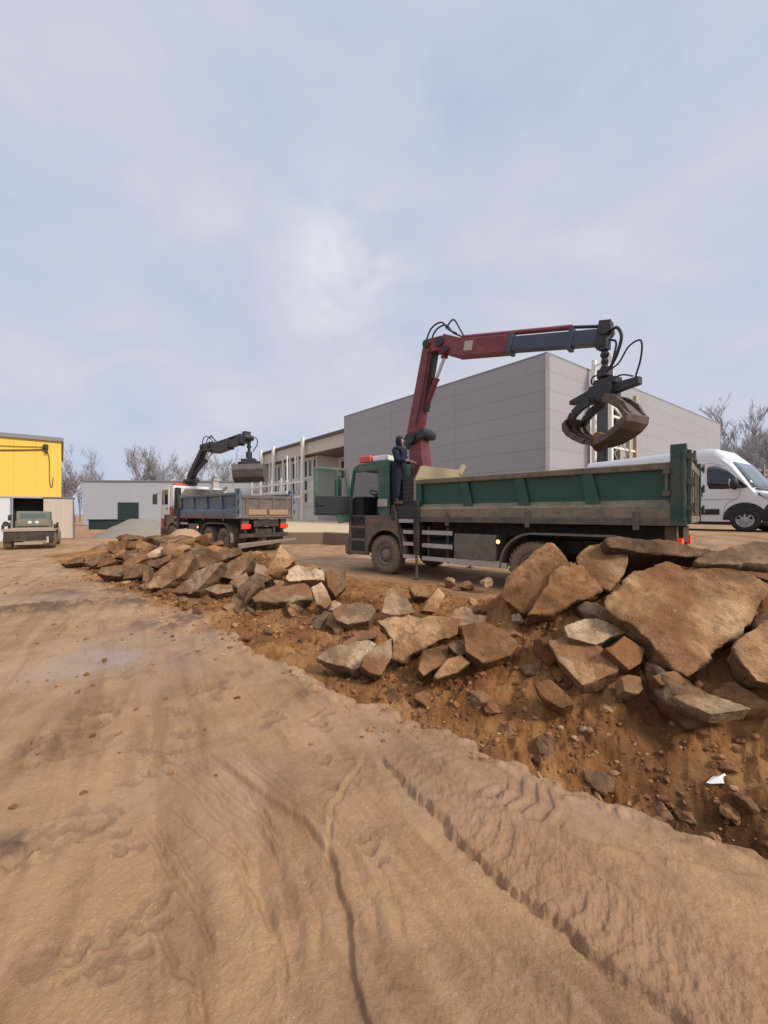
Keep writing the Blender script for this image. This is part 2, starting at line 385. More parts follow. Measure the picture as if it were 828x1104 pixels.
def terrain(x, y, full=True):
    x = np.asarray(x, float); y = np.asarray(y, float)
    u = UX*x+UY*y; v = VX*x+VY*y; r = np.hypot(x, y)
    ev = edge_v(u)
    near = 1-sst(9, 22, r)
    Hh = np.interp(u, H_U, H_H)
    Hh = Hh*(1+0.22*fbm(u*0.9, v*0.9+4, 3)*sst(-24, -18, u))
    up = sst(0, 1, (v-ev-0.15)/2.15); dn = 1-sst(5.0, 6.9, v)
    heap = Hh*(0.25*np.clip((v-ev-.15)/2.15, 0, 1)+0.75*up)*dn
    inside = sst(0.0, 0.10, v-ev)*(1-sst(6.3, 8.0, v+0.5*fbm(u*1.3, v*1.3, 3)))                       # dug-over soil
    cut = -0.12*sst(0.0, 0.07, v-ev)*(1-sst(4.0, 5.5, v))*sst(-6.5, -4.0, u)
    rise = 1.08*sst(11.2, 14.2, v)*sst(-16, -9, u)
    z = heap + cut + rise
    soil = np.clip(inside*sst(-22, -19, u), 0, 1)
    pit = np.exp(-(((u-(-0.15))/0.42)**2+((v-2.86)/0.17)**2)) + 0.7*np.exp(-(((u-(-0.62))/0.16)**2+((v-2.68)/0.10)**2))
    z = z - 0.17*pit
    if not full: return z
    # clods and lumps in the soil, gentle waves on the sand
    cl = fbm(x*2.6, y*2.6, 5, 0.58); fine = fbm(x*11, y*11, 3, 0.6)
    z = z + soil*near*(0.075*cl + 0.030*fine + 0.075*np.abs(fbm(x*5+9, y*5, 4, 0.6)) + 0.05*np.maximum(0, fbm(x*13+3, y*13, 4, 0.65)))
    sand = (1-soil)
    wave = fbm(x*0.55+3, y*0.55, 3)
    z = z + sand*(0.008*wave*sst(0.5, 3, r)) + sand*near*0.007*fbm(x*3.4, y*3.4+2, 5, 0.65) + sand*near*0.0045*fbm(x*22, y*22, 4, 0.65)
    return z, soil, pit, wave, u, v, r, ev, near
def G(px, py): return gpt(px, py)
TR_A = [G(*p) for p in ((392, 800), (440, 850), (480, 890), (505, 918), (530, 940), (570, 972), (605, 1000), (650, 1040), (730, 1104), (800, 1180))]
TR_B = [G(*p) for p in ((200, 795), (245, 828), (290, 862), (330, 890), (360, 930), (374, 980), (380, 1050), (395, 1104), (410, 1180))]
TR_S = [[G(*p) for p in q] for q in (
    ((150, 880), (170, 915), (190, 950), (215, 985), (228, 1015), (232, 1060)),
    ((163, 875), (185, 910), (205, 940), (226, 985)),
    ((172, 862), (215, 892), (255, 930), (285, 975), (308, 1030), (310, 1104)),
    ((158, 975), (172, 1010), (192, 1045), (213, 1058), (224, 1104), (230, 1170)),
    ((400, 805), (360, 870), (350, 960)),
    ((215, 805), (270, 850), (300, 905), (312, 950)),
    ((560, 1055), (610, 1104), (660, 1160)),
    ((580, 888), (630, 905), (700, 918), (780, 935), (840, 945)),
    ((560, 895), (620, 940), (680, 965), (760, 1010), (828, 1050)))]
for k_, (o1, o2) in enumerate(((-22, -34), (-40, -60), (-62, -88), (26, 30), (46, 58))):
    TR_S.append([G(x_+o1+(o2-o1)*i_/5, y_) for i_, (x_, y_) in enumerate(((205, 800), (262, 842), (318, 886), (352, 930), (372, 985), (384, 1060)))])
TREAD = [G(*p) for p in ((455, 800), (520, 842), (580, 866), (650, 888), (700, 905), (780, 925))]
TREAD2 = [G(*p) for p in ((420, 820), (500, 895), (560, 935), (630, 985), (720, 1050), (800, 1104))]
FOOT = [(80, 790), (60, 800), (45, 795), (95, 775), (170, 832), (90, 800), (70, 815), (145, 900), (90, 890), (75, 905), (100, 880), (20, 920), (35, 915), (10, 925),
        (150, 985), (140, 1010), (130, 1030), (365, 826), (373, 838), (150, 1000), (360, 770), (300, 700), (240, 680), (260, 730), (235, 745), (120, 765), (185, 758),
        (270, 700), (330, 740), (345, 775), (415, 905), (400, 920), (65, 1040), (80, 1030), (300, 770), (520, 860), (175, 800), (210, 700), (150, 720), (110, 735)]
def build_ground():
    rads = [0.02, 0.25]; q = 0.5
    while q < 30: rads.append(q); q *= 1.0062
    while q < 1500: rads.append(q); q *= 1.09
    A = list(np.arange(-180, -58, 3.0)) + list(np.arange(-58, 58.01, 0.125)) + list(np.arange(61, 180, 3.0))
    rads = np.array(rads); A = np.radians(np.array(A)); nr, na = len(rads), len(A)
    r, a = np.meshgrid(rads, A, indexing='ij'); x = (r*np.sin(a)).ravel(); y = (r*np.cos(a)).ravel()
    z, soil, pit, wave, u, v, rr, ev, near = terrain(x, y)
    mud = np.zeros_like(z); rough = np.zeros_like(z)
    sand = 1-soil
    idx = np.where((rr < 14) & (y > -1))[0]; X = x[idx]; Y = y[idx]; S = sand[idx]; dz = np.zeros(len(idx)); rg = np.zeros(len(idx)); md = np.zeros(len(idx))
    wob = 0.035*fbm(X*7, Y*7, 3, 0.6)
    # ridge A: churned tread to its right, smooth pan to its left
    d, s, run, L = polydist(X, Y, TR_A); sdn = -d*s + wob*0.7 + 0.022*fbm(X*19, Y*19, 3, 0.6)
    fade = sst(0, 0.5, run)*1.0
    band = sst(-0.004, 0.012, sdn)*(1-sst(0.25, 0.7, sdn))*fade
    dz += 0.030*band - 0.014*np.exp(-((sdn+0.008)/0.012)**2)*fade
    lug = np.sin(run*2*math.pi/0.085 + 9*np.abs(np.mod(sdn/0.13, 1)-.5))
    rg = np.maximum(rg, band)
    dz += band*(0.0012*lug*(1-sst(.15, .3, sdn)) + 0.018*fbm(X*17, Y*17, 5, 0.7))
    # ridge B
    d, s, run, L = polydist(X, Y, TR_B); sdn = d*s + 0.5*wob; fade = sst(0, 0.8, run)
    dz += fade*(0.020*sst(-0.004, 0.010, -sdn)*(1-sst(0.02, 0.4, -sdn)) - 0.011*np.exp(-((sdn-0.012)/0.018)**2))
    for k, p in enumerate(TR_S):
        d, s, run, L = polydist(X, Y, p); sdn = d*s + 0.6*wob; fade = sst(0, 0.25, run)*(1-sst(L-0.2, L, run))
        w = 0.014 if k < 6 else 0.02
        dz += fade*(-0.012*np.exp(-(sdn/w)**2) + 0.0075*np.exp(-((sdn-2.0*w)/(1.2*w))**2))
    for p, half, amp in ((TREAD, 0.17, 0.020), (TREAD2, 0.16, 0.008)):
        d, s, run, L = polydist(X, Y, p); fade = (1-sst(half*0.8, half*1.1, d))*sst(0, 0.3, run)*(1-sst(L-0.5, L, run))
        patch = sst(-0.55, 0.0, fbm(X*2.2+4, Y*2.2, 2))
        lug = sst(-0.2, 0.5, np.sin(run*2*math.pi/0.085 + d*22))
        dz += fade*patch*(amp*lug - 0.008); rg = np.maximum(rg, fade*0.4)
    for (px, py) in FOOT:
        gx, gy = G(px, py)
        fs = 1.1*float(np.clip(math.hypot(gx, gy)/4.0, 0.35, 1.0))
        for k in range(4):
            cx_, cy_ = gx+rng.uniform(-.16, .16)*fs, gy+rng.uniform(-.16, .16)*fs; an = rng.uniform(0, 3.14); la, lb = rng.uniform(.05, .11)*fs, rng.uniform(.03, .06)*fs
            ex = (X-cx_)*math.cos(an)+(Y-cy_)*math.sin(an); ey = -(X-cx_)*math.sin(an)+(Y-cy_)*math.cos(an)
            q = np.sqrt((ex/la)**2+(ey/lb)**2) + 0.9*fbm(X*16/fs**.5+px, Y*16/fs**.5, 3, 0.6)
            dep = (1-sst(0.7, 1.15, q)); lip = np.exp(-((q-1.35)/0.25)**2)
            dz += (-0.009*dep + 0.0035*lip)*fs; md = np.maximum(md, 0.38*dep)
    # trodden crumbs over part of the sand
    cr = sst(0.12, 0.5, fbm(X*1.1+8, Y*1.1+3, 3))
    dz += cr*0.014*np.maximum(0, fbm(X*15, Y*15, 4, 0.65)); md = np.maximum(md, cr*0.25)
    # crumbly lip along the cut edge
    dl = ev[idx]-v[idx]
    lipm = np.exp(-((dl-0.05)/0.09)**2)*sst(-6.5, -4.5, u[idx])
    dz += lipm*0.028*fbm(X*9, Y*9, 4, 0.6)
    # lumps of dark mud at the left end of the heap
    for (px, py, ra, am) in ((40, 658, 0.9, .07), (100, 652, 0.7, .06), (5, 662, 0.6, .05), (125, 640, 0.7, .05), (18, 920, 0.2, .03), (70, 640, 0.6, .05), (140, 650, .6, .05), (200, 672, .8, .04)):
        gx, gy = G(px, py); q = np.hypot((X-gx), (Y-gy)*1.4)/ra
        k = np.exp(-q*q*1.3)*sst(-0.25, 0.35, fbm(X*3.5+px, Y*3.5, 4, 0.6))
        dz += 1.3*am*k*(1.0+0.9*fbm(X*8, Y*8, 3)); md = np.maximum(md, np.minimum(1, 1.5*k))
    z[idx] += dz*S
    mud[idx] = md*S; rough[idx] = rg*S
    # wheel ruts in front of the trucks
    for vc in (7.3, 9.2):
        z -= 0.05*np.exp(-((v-vc-0.3*vnoise(u*0.3, 0*u+vc))/0.28)**2)*near*(1-soil)
    gx, gy = G(105, 712)
    wet = np.exp(-(((x-gx+0.25*fbm(x*2, y*2, 3))/0.75)**2+((y-gy+0.3*fbm(x*2+5, y*2, 3))/0.62)**2)*1.0)
    pan = np.clip(wet*1.6-0.25, 0, 1); z -= 0.012*pan; mud = mud*(1-pan)
    wet = np.maximum(np.maximum(wet, pan), 0.55*sst(0.15, 0.5, fbm(x*0.8+1, y*0.8+7, 4))*near)*sand
    wet = np.maximum(wet, 0.0)
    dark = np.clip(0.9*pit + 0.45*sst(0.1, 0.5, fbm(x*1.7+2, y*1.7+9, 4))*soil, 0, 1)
    me = bpy.data.meshes.new('ground')
    nv = nr*na; me.vertices.add(nv); me.vertices.foreach_set('co', np.stack([x, y, z], 1).ravel().astype(np.float32))
    i = np.arange(nr-1)[:, None]; j = np.arange(na)[None, :]; j2 = (j+1) % na
    q = np.stack([i*na+j, i*na+j2, (i+1)*na+j2, (i+1)*na+j], -1).reshape(-1, 4)[:, ::-1]
    nf = len(q); me.loops.add(nf*4); me.loops.foreach_set('vertex_index', q.ravel().astype(np.int32))
    me.polygons.add(nf); me.polygons.foreach_set('loop_start', np.arange(0, nf*4, 4, dtype=np.int32)); me.polygons.foreach_set('loop_total', np.full(nf, 4, dtype=np.int32))
    me.polygons.foreach_set('use_smooth', np.ones(nf, dtype=bool)); me.update(calc_edges=True)
    for nm, arr in (('soil', soil), ('wet', wet), ('mud', mud), ('churn', rough), ('dark', dark)):
        at = me.attributes.new(nm, 'FLOAT', 'POINT'); at.data.foreach_set('value', arr.astype(np.float32))
    o = bpy.data.objects.new('ground', me); COL.objects.link(o); o['kind'] = 'structure'
    m, t, b = new_mat('sand_and_soil')
    at = lambda n: (lambda k: (setattr(k, 'attribute_name', n), k.outputs['Fac'])[1])(N(t, 'ShaderNodeAttribute'))
    tc = N(t, 'ShaderNodeTexCoord').outputs['Object']
    big = tex_noise(t, 0.45, 5, 0.55, tc, 0.6); mid = tex_noise(t, 2.3, 7, 0.62, tc, 0.5); fin = tex_noise(t, 60, 4, 0.7, tc); grain = tex_noise(t, 260, 2, 0.6, tc)
    sandc = ramp(t, big, [(0.30, (0.33, 0.185, 0.086)), (0.50, (0.405, 0.238, 0.116)), (0.72, (0.475, 0.29, 0.150))])
    sandc = mixc(t, sandc, (0.29, 0.170, 0.088), ramp(t, mid, [(0.47, 0.0), (0.64, 0.65)]))
    sandc = mixc(t, sandc, (0.50, 0.35, 0.21), ramp(t, fin, [(0.52, 0.0), (0.75, 0.5)]))
    mpg = N(t, 'ShaderNodeMapping', vector_type='TEXTURE'); mpg.inputs['Rotation'].default_value = (0, 0, R(-60)); mpg.inputs['Scale'].default_value = (2.2, 0.30, 1); t.links.new(tc, mpg.inputs[0])
    strk = tex_noise(t, 1.6, 7, 0.62, mpg.outputs[0], 0.5)
    sandc = mixc(t, sandc, mixc(t, sandc, (0.66, 0.60, 0.56), 1.0, 'MULTIPLY'), ramp(t, strk, [(0.46, 0.0), (0.64, 0.8)]))
    pock = N(t, 'ShaderNodeTexVoronoi'); pock.inputs['Scale'].default_value = 30; t.links.new(tc, pock.inputs['Vector'])
    sandc = mixc(t, sandc, (0.20, 0.11, 0.055), maths(t, 'MULTIPLY', ramp(t, pock.outputs['Distance'], [(0.10, 1.0), (0.28, 0.0)]), ramp(t, mid, [(0.48, 0.0), (0.6, 0.7)])))
    sandc = mixc(t, sandc, (0.62, 0.52, 0.40), maths(t, 'MULTIPLY', ramp(t, pock.outputs['Distance'], [(0.05, 1.0), (0.11, 0.0)]), ramp(t, strk, [(0.50, 0.5), (0.56, 0.0)])))
    sandc = mixc(t, sandc, (0.27, 0.145, 0.075), maths(t, 'MULTIPLY', at('churn'), 0.55))
    sandc = mixc(t, sandc, (0.115, 0.066, 0.040), maths(t, 'MULTIPLY', at('mud'), 0.85))
    wet_ = at('wet')
    sandc = mixc(t, sandc, (0.25, 0.155, 0.095), maths(t, 'MULTIPLY', wet_, 0.55))
    v1 = N(t, 'ShaderNodeTexVoronoi'); v1.inputs['Scale'].default_value = 14; t.links.new(tc, v1.inputs['Vector'])
    soilc = ramp(t, mid, [(0.28, (0.125, 0.048, 0.016)), (0.5, (0.285, 0.124, 0.042)), (0.72, (0.44, 0.235, 0.092))])
    soilc = mixc(t, soilc, (0.42, 0.245, 0.11), ramp(t, big, [(0.50, 0.0), (0.66, 0.6)]))
    soilc = mixc(t, soilc, (0.37, 0.27, 0.19), maths(t, 'MULTIPLY', ramp(t, v1.outputs['Distance'], [(0.12, 1.0), (0.2, 0.0)]), ramp(t, fin, [(0.5, 0.0), (0.6, 0.7)])))
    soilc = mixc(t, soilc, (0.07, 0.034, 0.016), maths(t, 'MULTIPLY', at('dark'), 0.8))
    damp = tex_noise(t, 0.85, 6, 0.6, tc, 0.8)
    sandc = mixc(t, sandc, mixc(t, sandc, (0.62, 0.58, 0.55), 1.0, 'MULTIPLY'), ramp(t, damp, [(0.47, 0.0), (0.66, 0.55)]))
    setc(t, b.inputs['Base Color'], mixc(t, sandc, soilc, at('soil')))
    rgh = maths(t, 'SUBTRACT', ramp(t, mid, [(0.35, 0.58), (0.62, 0.80)]), maths(t, 'MULTIPLY', maths(t, 'MULTIPLY', wet_, ramp(t, mid, [(0.35, 1.0), (0.65, 0.7)])), 0.56))
    setc(t, b.inputs['Roughness'], maths(t, 'MAXIMUM', rgh, maths(t, 'MULTIPLY', at('soil'), 0.9)))
    setc(t, b.inputs['Specular IOR Level'], maths(t, 'SUBTRACT', maths(t, 'ADD', 0.36, maths(t, 'MULTIPLY', wet_, 0.4)), maths(t, 'MULTIPLY', at('soil'), 0.2)))
    crumb = tex_noise(t, 19, 6, 0.68, tc, 0.3)
    hh = maths(t, 'ADD', maths(t, 'MULTIPLY', crumb, 1.3), maths(t, 'ADD', maths(t, 'MULTIPLY', fin, 0.7), maths(t, 'MULTIPLY', grain, 0.3)))
    bs = N(t, 'ShaderNodeBump'); bs.inputs['Distance'].default_value = 0.022
    setc(t, bs.inputs['Strength'], maths(t, 'SUBTRACT', maths(t, 'ADD', 0.60, maths(t, 'MULTIPLY', at('soil'), 0.4)), maths(t, 'MULTIPLY', wet_, 0.52)))
    t.links.new(hh, bs.inputs['Height']); t.links.new(bs.outputs[0], b.inputs['Normal'])
    me.materials.append(m)
    return o
build_ground()
def gz(x, y): return float(terrain(np.array([x]), np.array([y]), False)[0])


# ------------------------------------------------------------------ buildings
def wall_frame(p, q):
    """origin p, local X from p to q"""
    return (p[0], p[1], 0), math.atan2(q[1]-p[1], q[0]-p[0]), math.hypot(q[0]-p[0], q[1]-p[1])

# large grey panel hall behind the green truck
def grey_hall():
    A, B, C = (-3.4, 33.9), (8.35, 20.4), (31.0, 36.7)
    D = (A[0]+C[0]-B[0], A[1]+C[1]-B[1]); zb, zt = 0.6, 9.82
    root = empty('panel_hall', (B[0], B[1], 0), 0, 'big flat roofed hall clad in grey sandwich panels behind the green truck', 'building')
    def w(nm, p, q, mat):
        l, rz, L = wall_frame(p, q); mb = MB(); mb.box(0, L, 0, 0.15, zb, zt)
        return mb.build(nm, mat, root, loc=(l[0]-B[0], l[1]-B[1], 0), rotz=rz)
    w('wall', A, B, M['panel_shade']); w2 = w('wall', B, C, M['panel_lit']); w('wall', C, D, M['panel_lit']); w('wall', D, A, M['panel_shade'])
    r = MB(); r.prism([(p[0]-B[0], p[1]-B[1]) for p in (A, B, C, D)], zt-0.02, zt+0.1, 'Z'); r.build('roof', M['rooftrim'], root)
    t = MB(); t.box(-0.10, 0.10, -0.10, 0.10, zb, zt-0.03); t.build('corner_trim', M['whitepaint'] if False else M['panel_lit'], root, rotz=R(-10))
    l, rz, L = wall_frame(B, C)
    g = MB(); g.box(4.35, 7.5, -0.03, 0.05, 0.8, 8.3); g.build('gateway', M['darkopen'], root, rotz=rz)
    f = MB()
    for x in (4.28, 7.57): f.box(x-0.1, x+0.1, -0.06, -0.032, 0.8, 8.4)
    f.box(4.28, 7.57, -0.065, -0.033, 8.3, 8.48)
    f.build('gateway_frame', M['whitepaint'], root, rotz=rz)
    return B, rz
Bc, rzC = grey_hall()
# mobile scaffold in front of the gateway
sca = empty('scaffold_tower', (Bc[0], Bc[1], 0), rzC, 'tall white and tan scaffold tower at the dark gateway of the grey hall', 'scaffold')
for x, y, zt, mt in ((4.15, -1.2, 10.3, 'whitepaint'), (7.2, -1.2, 8.6, 'tan_post'), (4.15, -0.3, 10.3, 'whitepaint'), (7.2, -0.3, 8.6, 'tan_post'), (6.3, -1.2, 7.2, 'tan_post')):
    mb = MB(); mb.beam((x, y, 0.95), (x, y, zt), 0.20, 0.20, up=(1, 0, 0)); mb.build('post', M[mt], sca)
for p_, q_, w_, h_ in [((4.15, -1.2, z), (7.2, -1.2, z), 0.09, 0.12) for z in (3.2, 5.3, 7.0)] + [((4.2, -1.25, 7.6), (7.2, -1.25, 6.6), 0.08, 0.16), ((4.15, -1.2, 10.0), (4.15, -0.3, 10.0), 0.1, 0.1), ((3.8, -1.2, 9.7), (4.6, -1.2, 9.7), 0.1, 0.12)]:
    mb = MB(); mb.beam(p_, q_, w_, h_); mb.build('rail', M['whitepaint'], sca)
mb = MB()
for a, b in (((4.2, 3.2), (6.3, 5.3)), ((6.3, 3.2), (4.2, 5.3)), ((4.6, 5.0), (6.2, 6.8)), ((6.2, 5.0), (4.6, 6.2))):
    mb.beam((a[0], -1.22, a[1]), (b[0], -1.22, b[1]), 0.05, 0.07)
mb.build('brace', M['rooftrim'], sca)

# unfinished frame building with beige fascia
fb_p, fb_q = (-15.1, 49.7), (-3.2, 35.35)
l, rz, L = wall_frame(fb_p, fb_q)
fb = empty('frame_building', l, rz, 'unfinished building with beige fascia and white steel columns beside the grey hall', 'building')
mb = MB(); mb.box(0, L, 0, 0.25, 7.75, 8.95); mb.build('fascia', M['fascia'], fb)
mb = MB(); mb.box(-0.3, L, -0.25, 14, 8.955, 9.2); mb.build('roof', M['brownroof'], fb)
mb = MB(); mb.box(0, L, 0.26, 3.6, 7.7, 7.85); mb.build('canopy_ceiling', M['brownwall'], fb)
mb = MB(); mb.box(0, 11.4, 1.0, 1.25, 0.7, 7.69); mb.box(11.4, 11.6, 1.0, 3.6, 0.7, 7.69); mb.box(11.6, L, 3.6, 3.85, 0.7, 7.69); mb.build('wall', M['whitepaint'], fb)
mb = MB(); mb.box(-0.2, 0.05, 0.3, 14, 0.7, 8.95); mb.build('end_wall', M['fascia'], fb)
for x in (0.3, 3.9, 11.0):
    mb = MB(); mb.box(x-0.19, x+0.19, -0.5, -0.25, 0.7, 9.5); mb.build('column', M['whitepaint'], fb)
for (x0, n, z0, z1) in ((0.8, 12, 5.6, 7.3), (0.8, 10, 4.2, 5.2), (0.8, 10, 2.9, 3.8), (12.6, 4, 5.4, 7.2)):
    for k in range(n):
        wn = MB(); xx = x0+k*0.95; yw = 1.0 if xx < 11.3 else 3.6
        for a, b_, c, d in ((xx-0.4, xx+0.4, z0-0.08, z0), (xx-0.4, xx+0.4, z1, z1+0.08), (xx-0.4, xx-0.3, z0, z1), (xx+0.3, xx+0.4, z0, z1)): wn.box(a, b_, yw-0.12, yw-0.003, c, d)
        w_ = wn.build('window', M['whitepaint'], fb)
        p_ = MB(); p_.box(xx-0.3, xx+0.3, yw-0.06, yw-0.01, z0, z1); p_.build('pane', M['glass_dark'], w_)
mb = MB(); mb.box(14.6, 16.0, 3.40, 3.597, 5.0, 6.0); mb.build('blocked_window', M['fascia'], fb)
for z in (2.6, 4.02, 5.4, 7.5):
    mb = MB(); mb.box(0.1, 11.3, 0.80, 0.868, z-0.07, z+0.07); mb.build('facade_beam', M['whitepaint'], fb)
for x in (2.1, 5.7, 7.5, 9.3):
    mb = MB(); mb.box(x-0.08, x+0.08, -0.1, 0.06, 0.7, 7.7); mb.build('post', M['whitepaint'], fb)
fs = empty('facade_scaffold', l, rz, 'white tube scaffold with ladder standing against the frame building', 'scaffold')
for x in (0.6, 3.3, 6.2, 8.6, 10.0):
    for y in (-1.6, -0.7):
        mb = MB(); mb.beam((x, y, 0.9), (x, y, 5.4 if x < 9 else 7.6), 0.10, 0.10, up=(1, 0, 0)); mb.build('upright', M['whitepaint'], fs)
for z, x0, x1 in ((4.75, -0.5, 13.4), (3.3, 7.6, 13.2), (3.9, 0.4, 10), (2.0, 0.5, 10)):
    mb = MB(); mb.beam((x0, -1.65, z), (x1, -1.65, z), 0.12, 0.16); mb.build('rail', M['whitepaint'], fs)
mb = MB()
for x in (8.9, 9.7): mb.beam((x-0.3, -1.8, 0.9), (x, -1.8, 4.5), 0.08, 0.08)
for k in range(11): mb.beam((8.65+k*.02, -1.8, 1.2+k*0.3), (9.55+k*.02, -1.8, 1.2+k*0.3), 0.05, 0.05)
mb.build('ladder', M['whitepaint'], fs)

# concrete apron in front of it
ap = MB()
top = [(-8.4, 21.7, 0.64), (-3.2, 21.2, 0.66), (2.6, 16.2, 0.70), (4.5, 18.5, 0.80), (-2.0, 36.0, 0.95), (-14, 52, 1.0), (-19, 58, 0.95), (-11.5, 31, 0.76)]
n = len(top)
ap.add([(a, b, c) for a, b, c in top] + [(a, b, -0.3) for a, b, c in top], [tuple(range(n))] + [(i, i+n, (i+1) % n+n, (i+1) % n) for i in range(n)])
o = ap.build('concrete_apron', M['concrete']); o['kind'] = 'structure'
kb = MB()
for (a, b) in zip(top[:2], top[1:3]):
    a, b = Vector(a), Vector(b); d = (b-a).normalized(); nn = Vector((d.y, -d.x, 0))
    kb.beam(a+nn*0.02+Vector((0, 0, -0.36)), b+nn*0.02+Vector((0, 0, -0.36)), 0.10, 0.62)
o = kb.build('apron_edge_face', M['cement_face']); o['kind'] = 'structure'

# pale hall far left
fh = empty('far_hall', (-40, 53, 0), R(3.0), 'low pale grey hall far behind the heap at left', 'building')
mb = MB(); mb.box(0, 34, 0, 20, -0.2, 5.95); mb.build('wall', M['panel_far'], fh)
mb = MB(); mb.box(-0.15, 34.1, -0.15, 20.1, 5.95, 6.1); mb.build('roof', M['rooftrim'], fh)
mb = MB(); mb.box(4.5, 7.2, -0.06, -0.01, 0, 3.15); mb.build('door', M['darkgreen'], fh)
mb = MB(); mb.box(-0.1, 34, -0.08, -0.004, -0.1, 0.12); mb.build('plinth', M['cement_face'], fh)
mb = MB(); mb.box(0, 2.3, -4.2, -1.9, 0, 0.95); mb.box(-.1, 2.4, -4.3, -1.8, .95, 1.05)
o = tag(mb.build('waste_container', M['darkgreen'], loc=(-30.6, 45.5, 0), bevel=0.03), 'dark green waste container low in front of the pale hall', 'container')

# yellow building
l, rz, L = wall_frame((-31.4, 16.23), (-20.35, 25.15))
yb = empty('yellow_building', l, rz, 'yellow corrugated industrial building with open dark gateway at left', 'building')
mb = MB(); mb.box(0, L, 0, 0.2, 2.68, 6.15); mb.build('upper_wall', M['yellow'], yb)
mb = MB(); mb.box(-0.1, L+0.12, -0.14, 12, 6.155, 6.4); mb.build('roof', M['rooftrim'], yb)
mb = MB(); mb.box(L-0.2, L, 0.205, 11.9, -0.2, 6.15); mb.build('end_wall', M['yellow'], yb)
mb = MB(); mb.box(0, L, -0.02, 0.24, 2.60, 2.676); mb.build('drip_trim', M['beige'], yb)
mb = MB(); mb.box(0, L-2.36, 0.03, 0.2, -0.2, 2.6); mb.build('lower_wall', M['white_wall'], yb)
mb = MB(); mb.box(L-2.3, L-0.25, 0.9, 1.0, -0.2, 2.6); mb.build('gateway', M['darkopen'], yb)
mb = MB(); mb.box(L-2.36, L-2.28, -0.01, 0.22, -0.2, 2.6); mb.build('door_frame', M['rooftrim'], yb)
mb = MB(); mb.tube([(L-2.55, -0.03, 1.05), (L-2.55, 0.06, 1.05)], 0.13, 12); mb.build('round_vent', M['black'], yb)
mb = MB(); mb.tube(arc((0, -0.06, 5.55), (L-0.75, -0.06, 5.6), (0, 0, -0.45), 16), 0.035, 5)
mb.tube(smoothpts([(L-0.7, -0.05, 5.6), (L-0.58, -0.05, 5.0), (L-0.56, -0.05, 3.6), (L-0.44, -0.05, 3.3), (L-0.4, -0.05, 3.9)]), 0.022, 5)
mb.tube(arc((0, -0.06, 5.72), (L-0.75, -0.06, 5.75), (0, 0, -0.25), 16), 0.02, 5)
mb.build('cable', M['cable'], yb)
mb = MB(); mb.box(L-0.88, L-0.62, -0.22, -0.02, 5.6, 5.9); mb.tube([(L-0.72, -.12, 5.6), (L-0.72, -.2, 5.42)], .08, 8); mb.build('wall_lamp', M['black'], yb, bevel=0.03)
# beige lean-to against its right end
l, rz, L = wall_frame((-21.01, 24.62), (-19.88, 25.53))
ls = empty('sheet_shed', (l[0]+0.12, l[1]-0.15, 0), rz, 'low beige sheet metal shed at the corner of the yellow building', 'shed')
mb = MB(); mb.box(0, L, 0, 2.6, -0.2, 2.58); mb.build('wall', M['beige'], ls)
mb = MB(); mb.box(-0.03, L+0.08, -0.05, 2.7, 2.585, 2.66); mb.build('roof', M['brownwall'], ls)
mb = MB(); mb.prism([(L-0.02, 0), (L+0.1, 0), (L+0.09, 1.0), (L+0.13, 1.45), (L+0.06, 1.5), (L+0.02, 2.55), (L-0.02, 2.55)], -0.06, 0.0, 'Y'); mb.build('corner_strip', M['brownwall'], ls)
mb = MB(); mb.box(0, L, -0.03, -0.003, -0.1, 0.1); mb.build('base_strip', M['cement_face'], ls)
mb = MB()
for k in range(1, 3): mb.box(L*k/3-0.012, L*k/3+0.012, -0.012, -0.003, 0.1, 2.55)
mb.build('sheet_joint', M['fascia'], ls)

# brown timber wall at the far right
l, rz, L = wall_frame((31.8, 35), (46, 39))
bwl = empty('timber_yard_wall', l, rz, 'brown slatted timber wall under the bare trees at far right', 'wall')
mb = MB(); mb.box(0, L, 0, 0.1, 0.8, 5.6); mb.build('backing', M['brownwall'], bwl)
mb = MB()
for k in range(12): mb.box(0, L, -0.06, -0.003, 1.0+k*0.4, 1.22+k*0.4)
mb.build('slat', M['bark'], bwl)
mb = MB()
for k in range(8): mb.box(k*2-0.07, k*2+0.07, -0.16, -0.063, 0.8, 6.0)
mb.build('post', M['bark'], bwl)

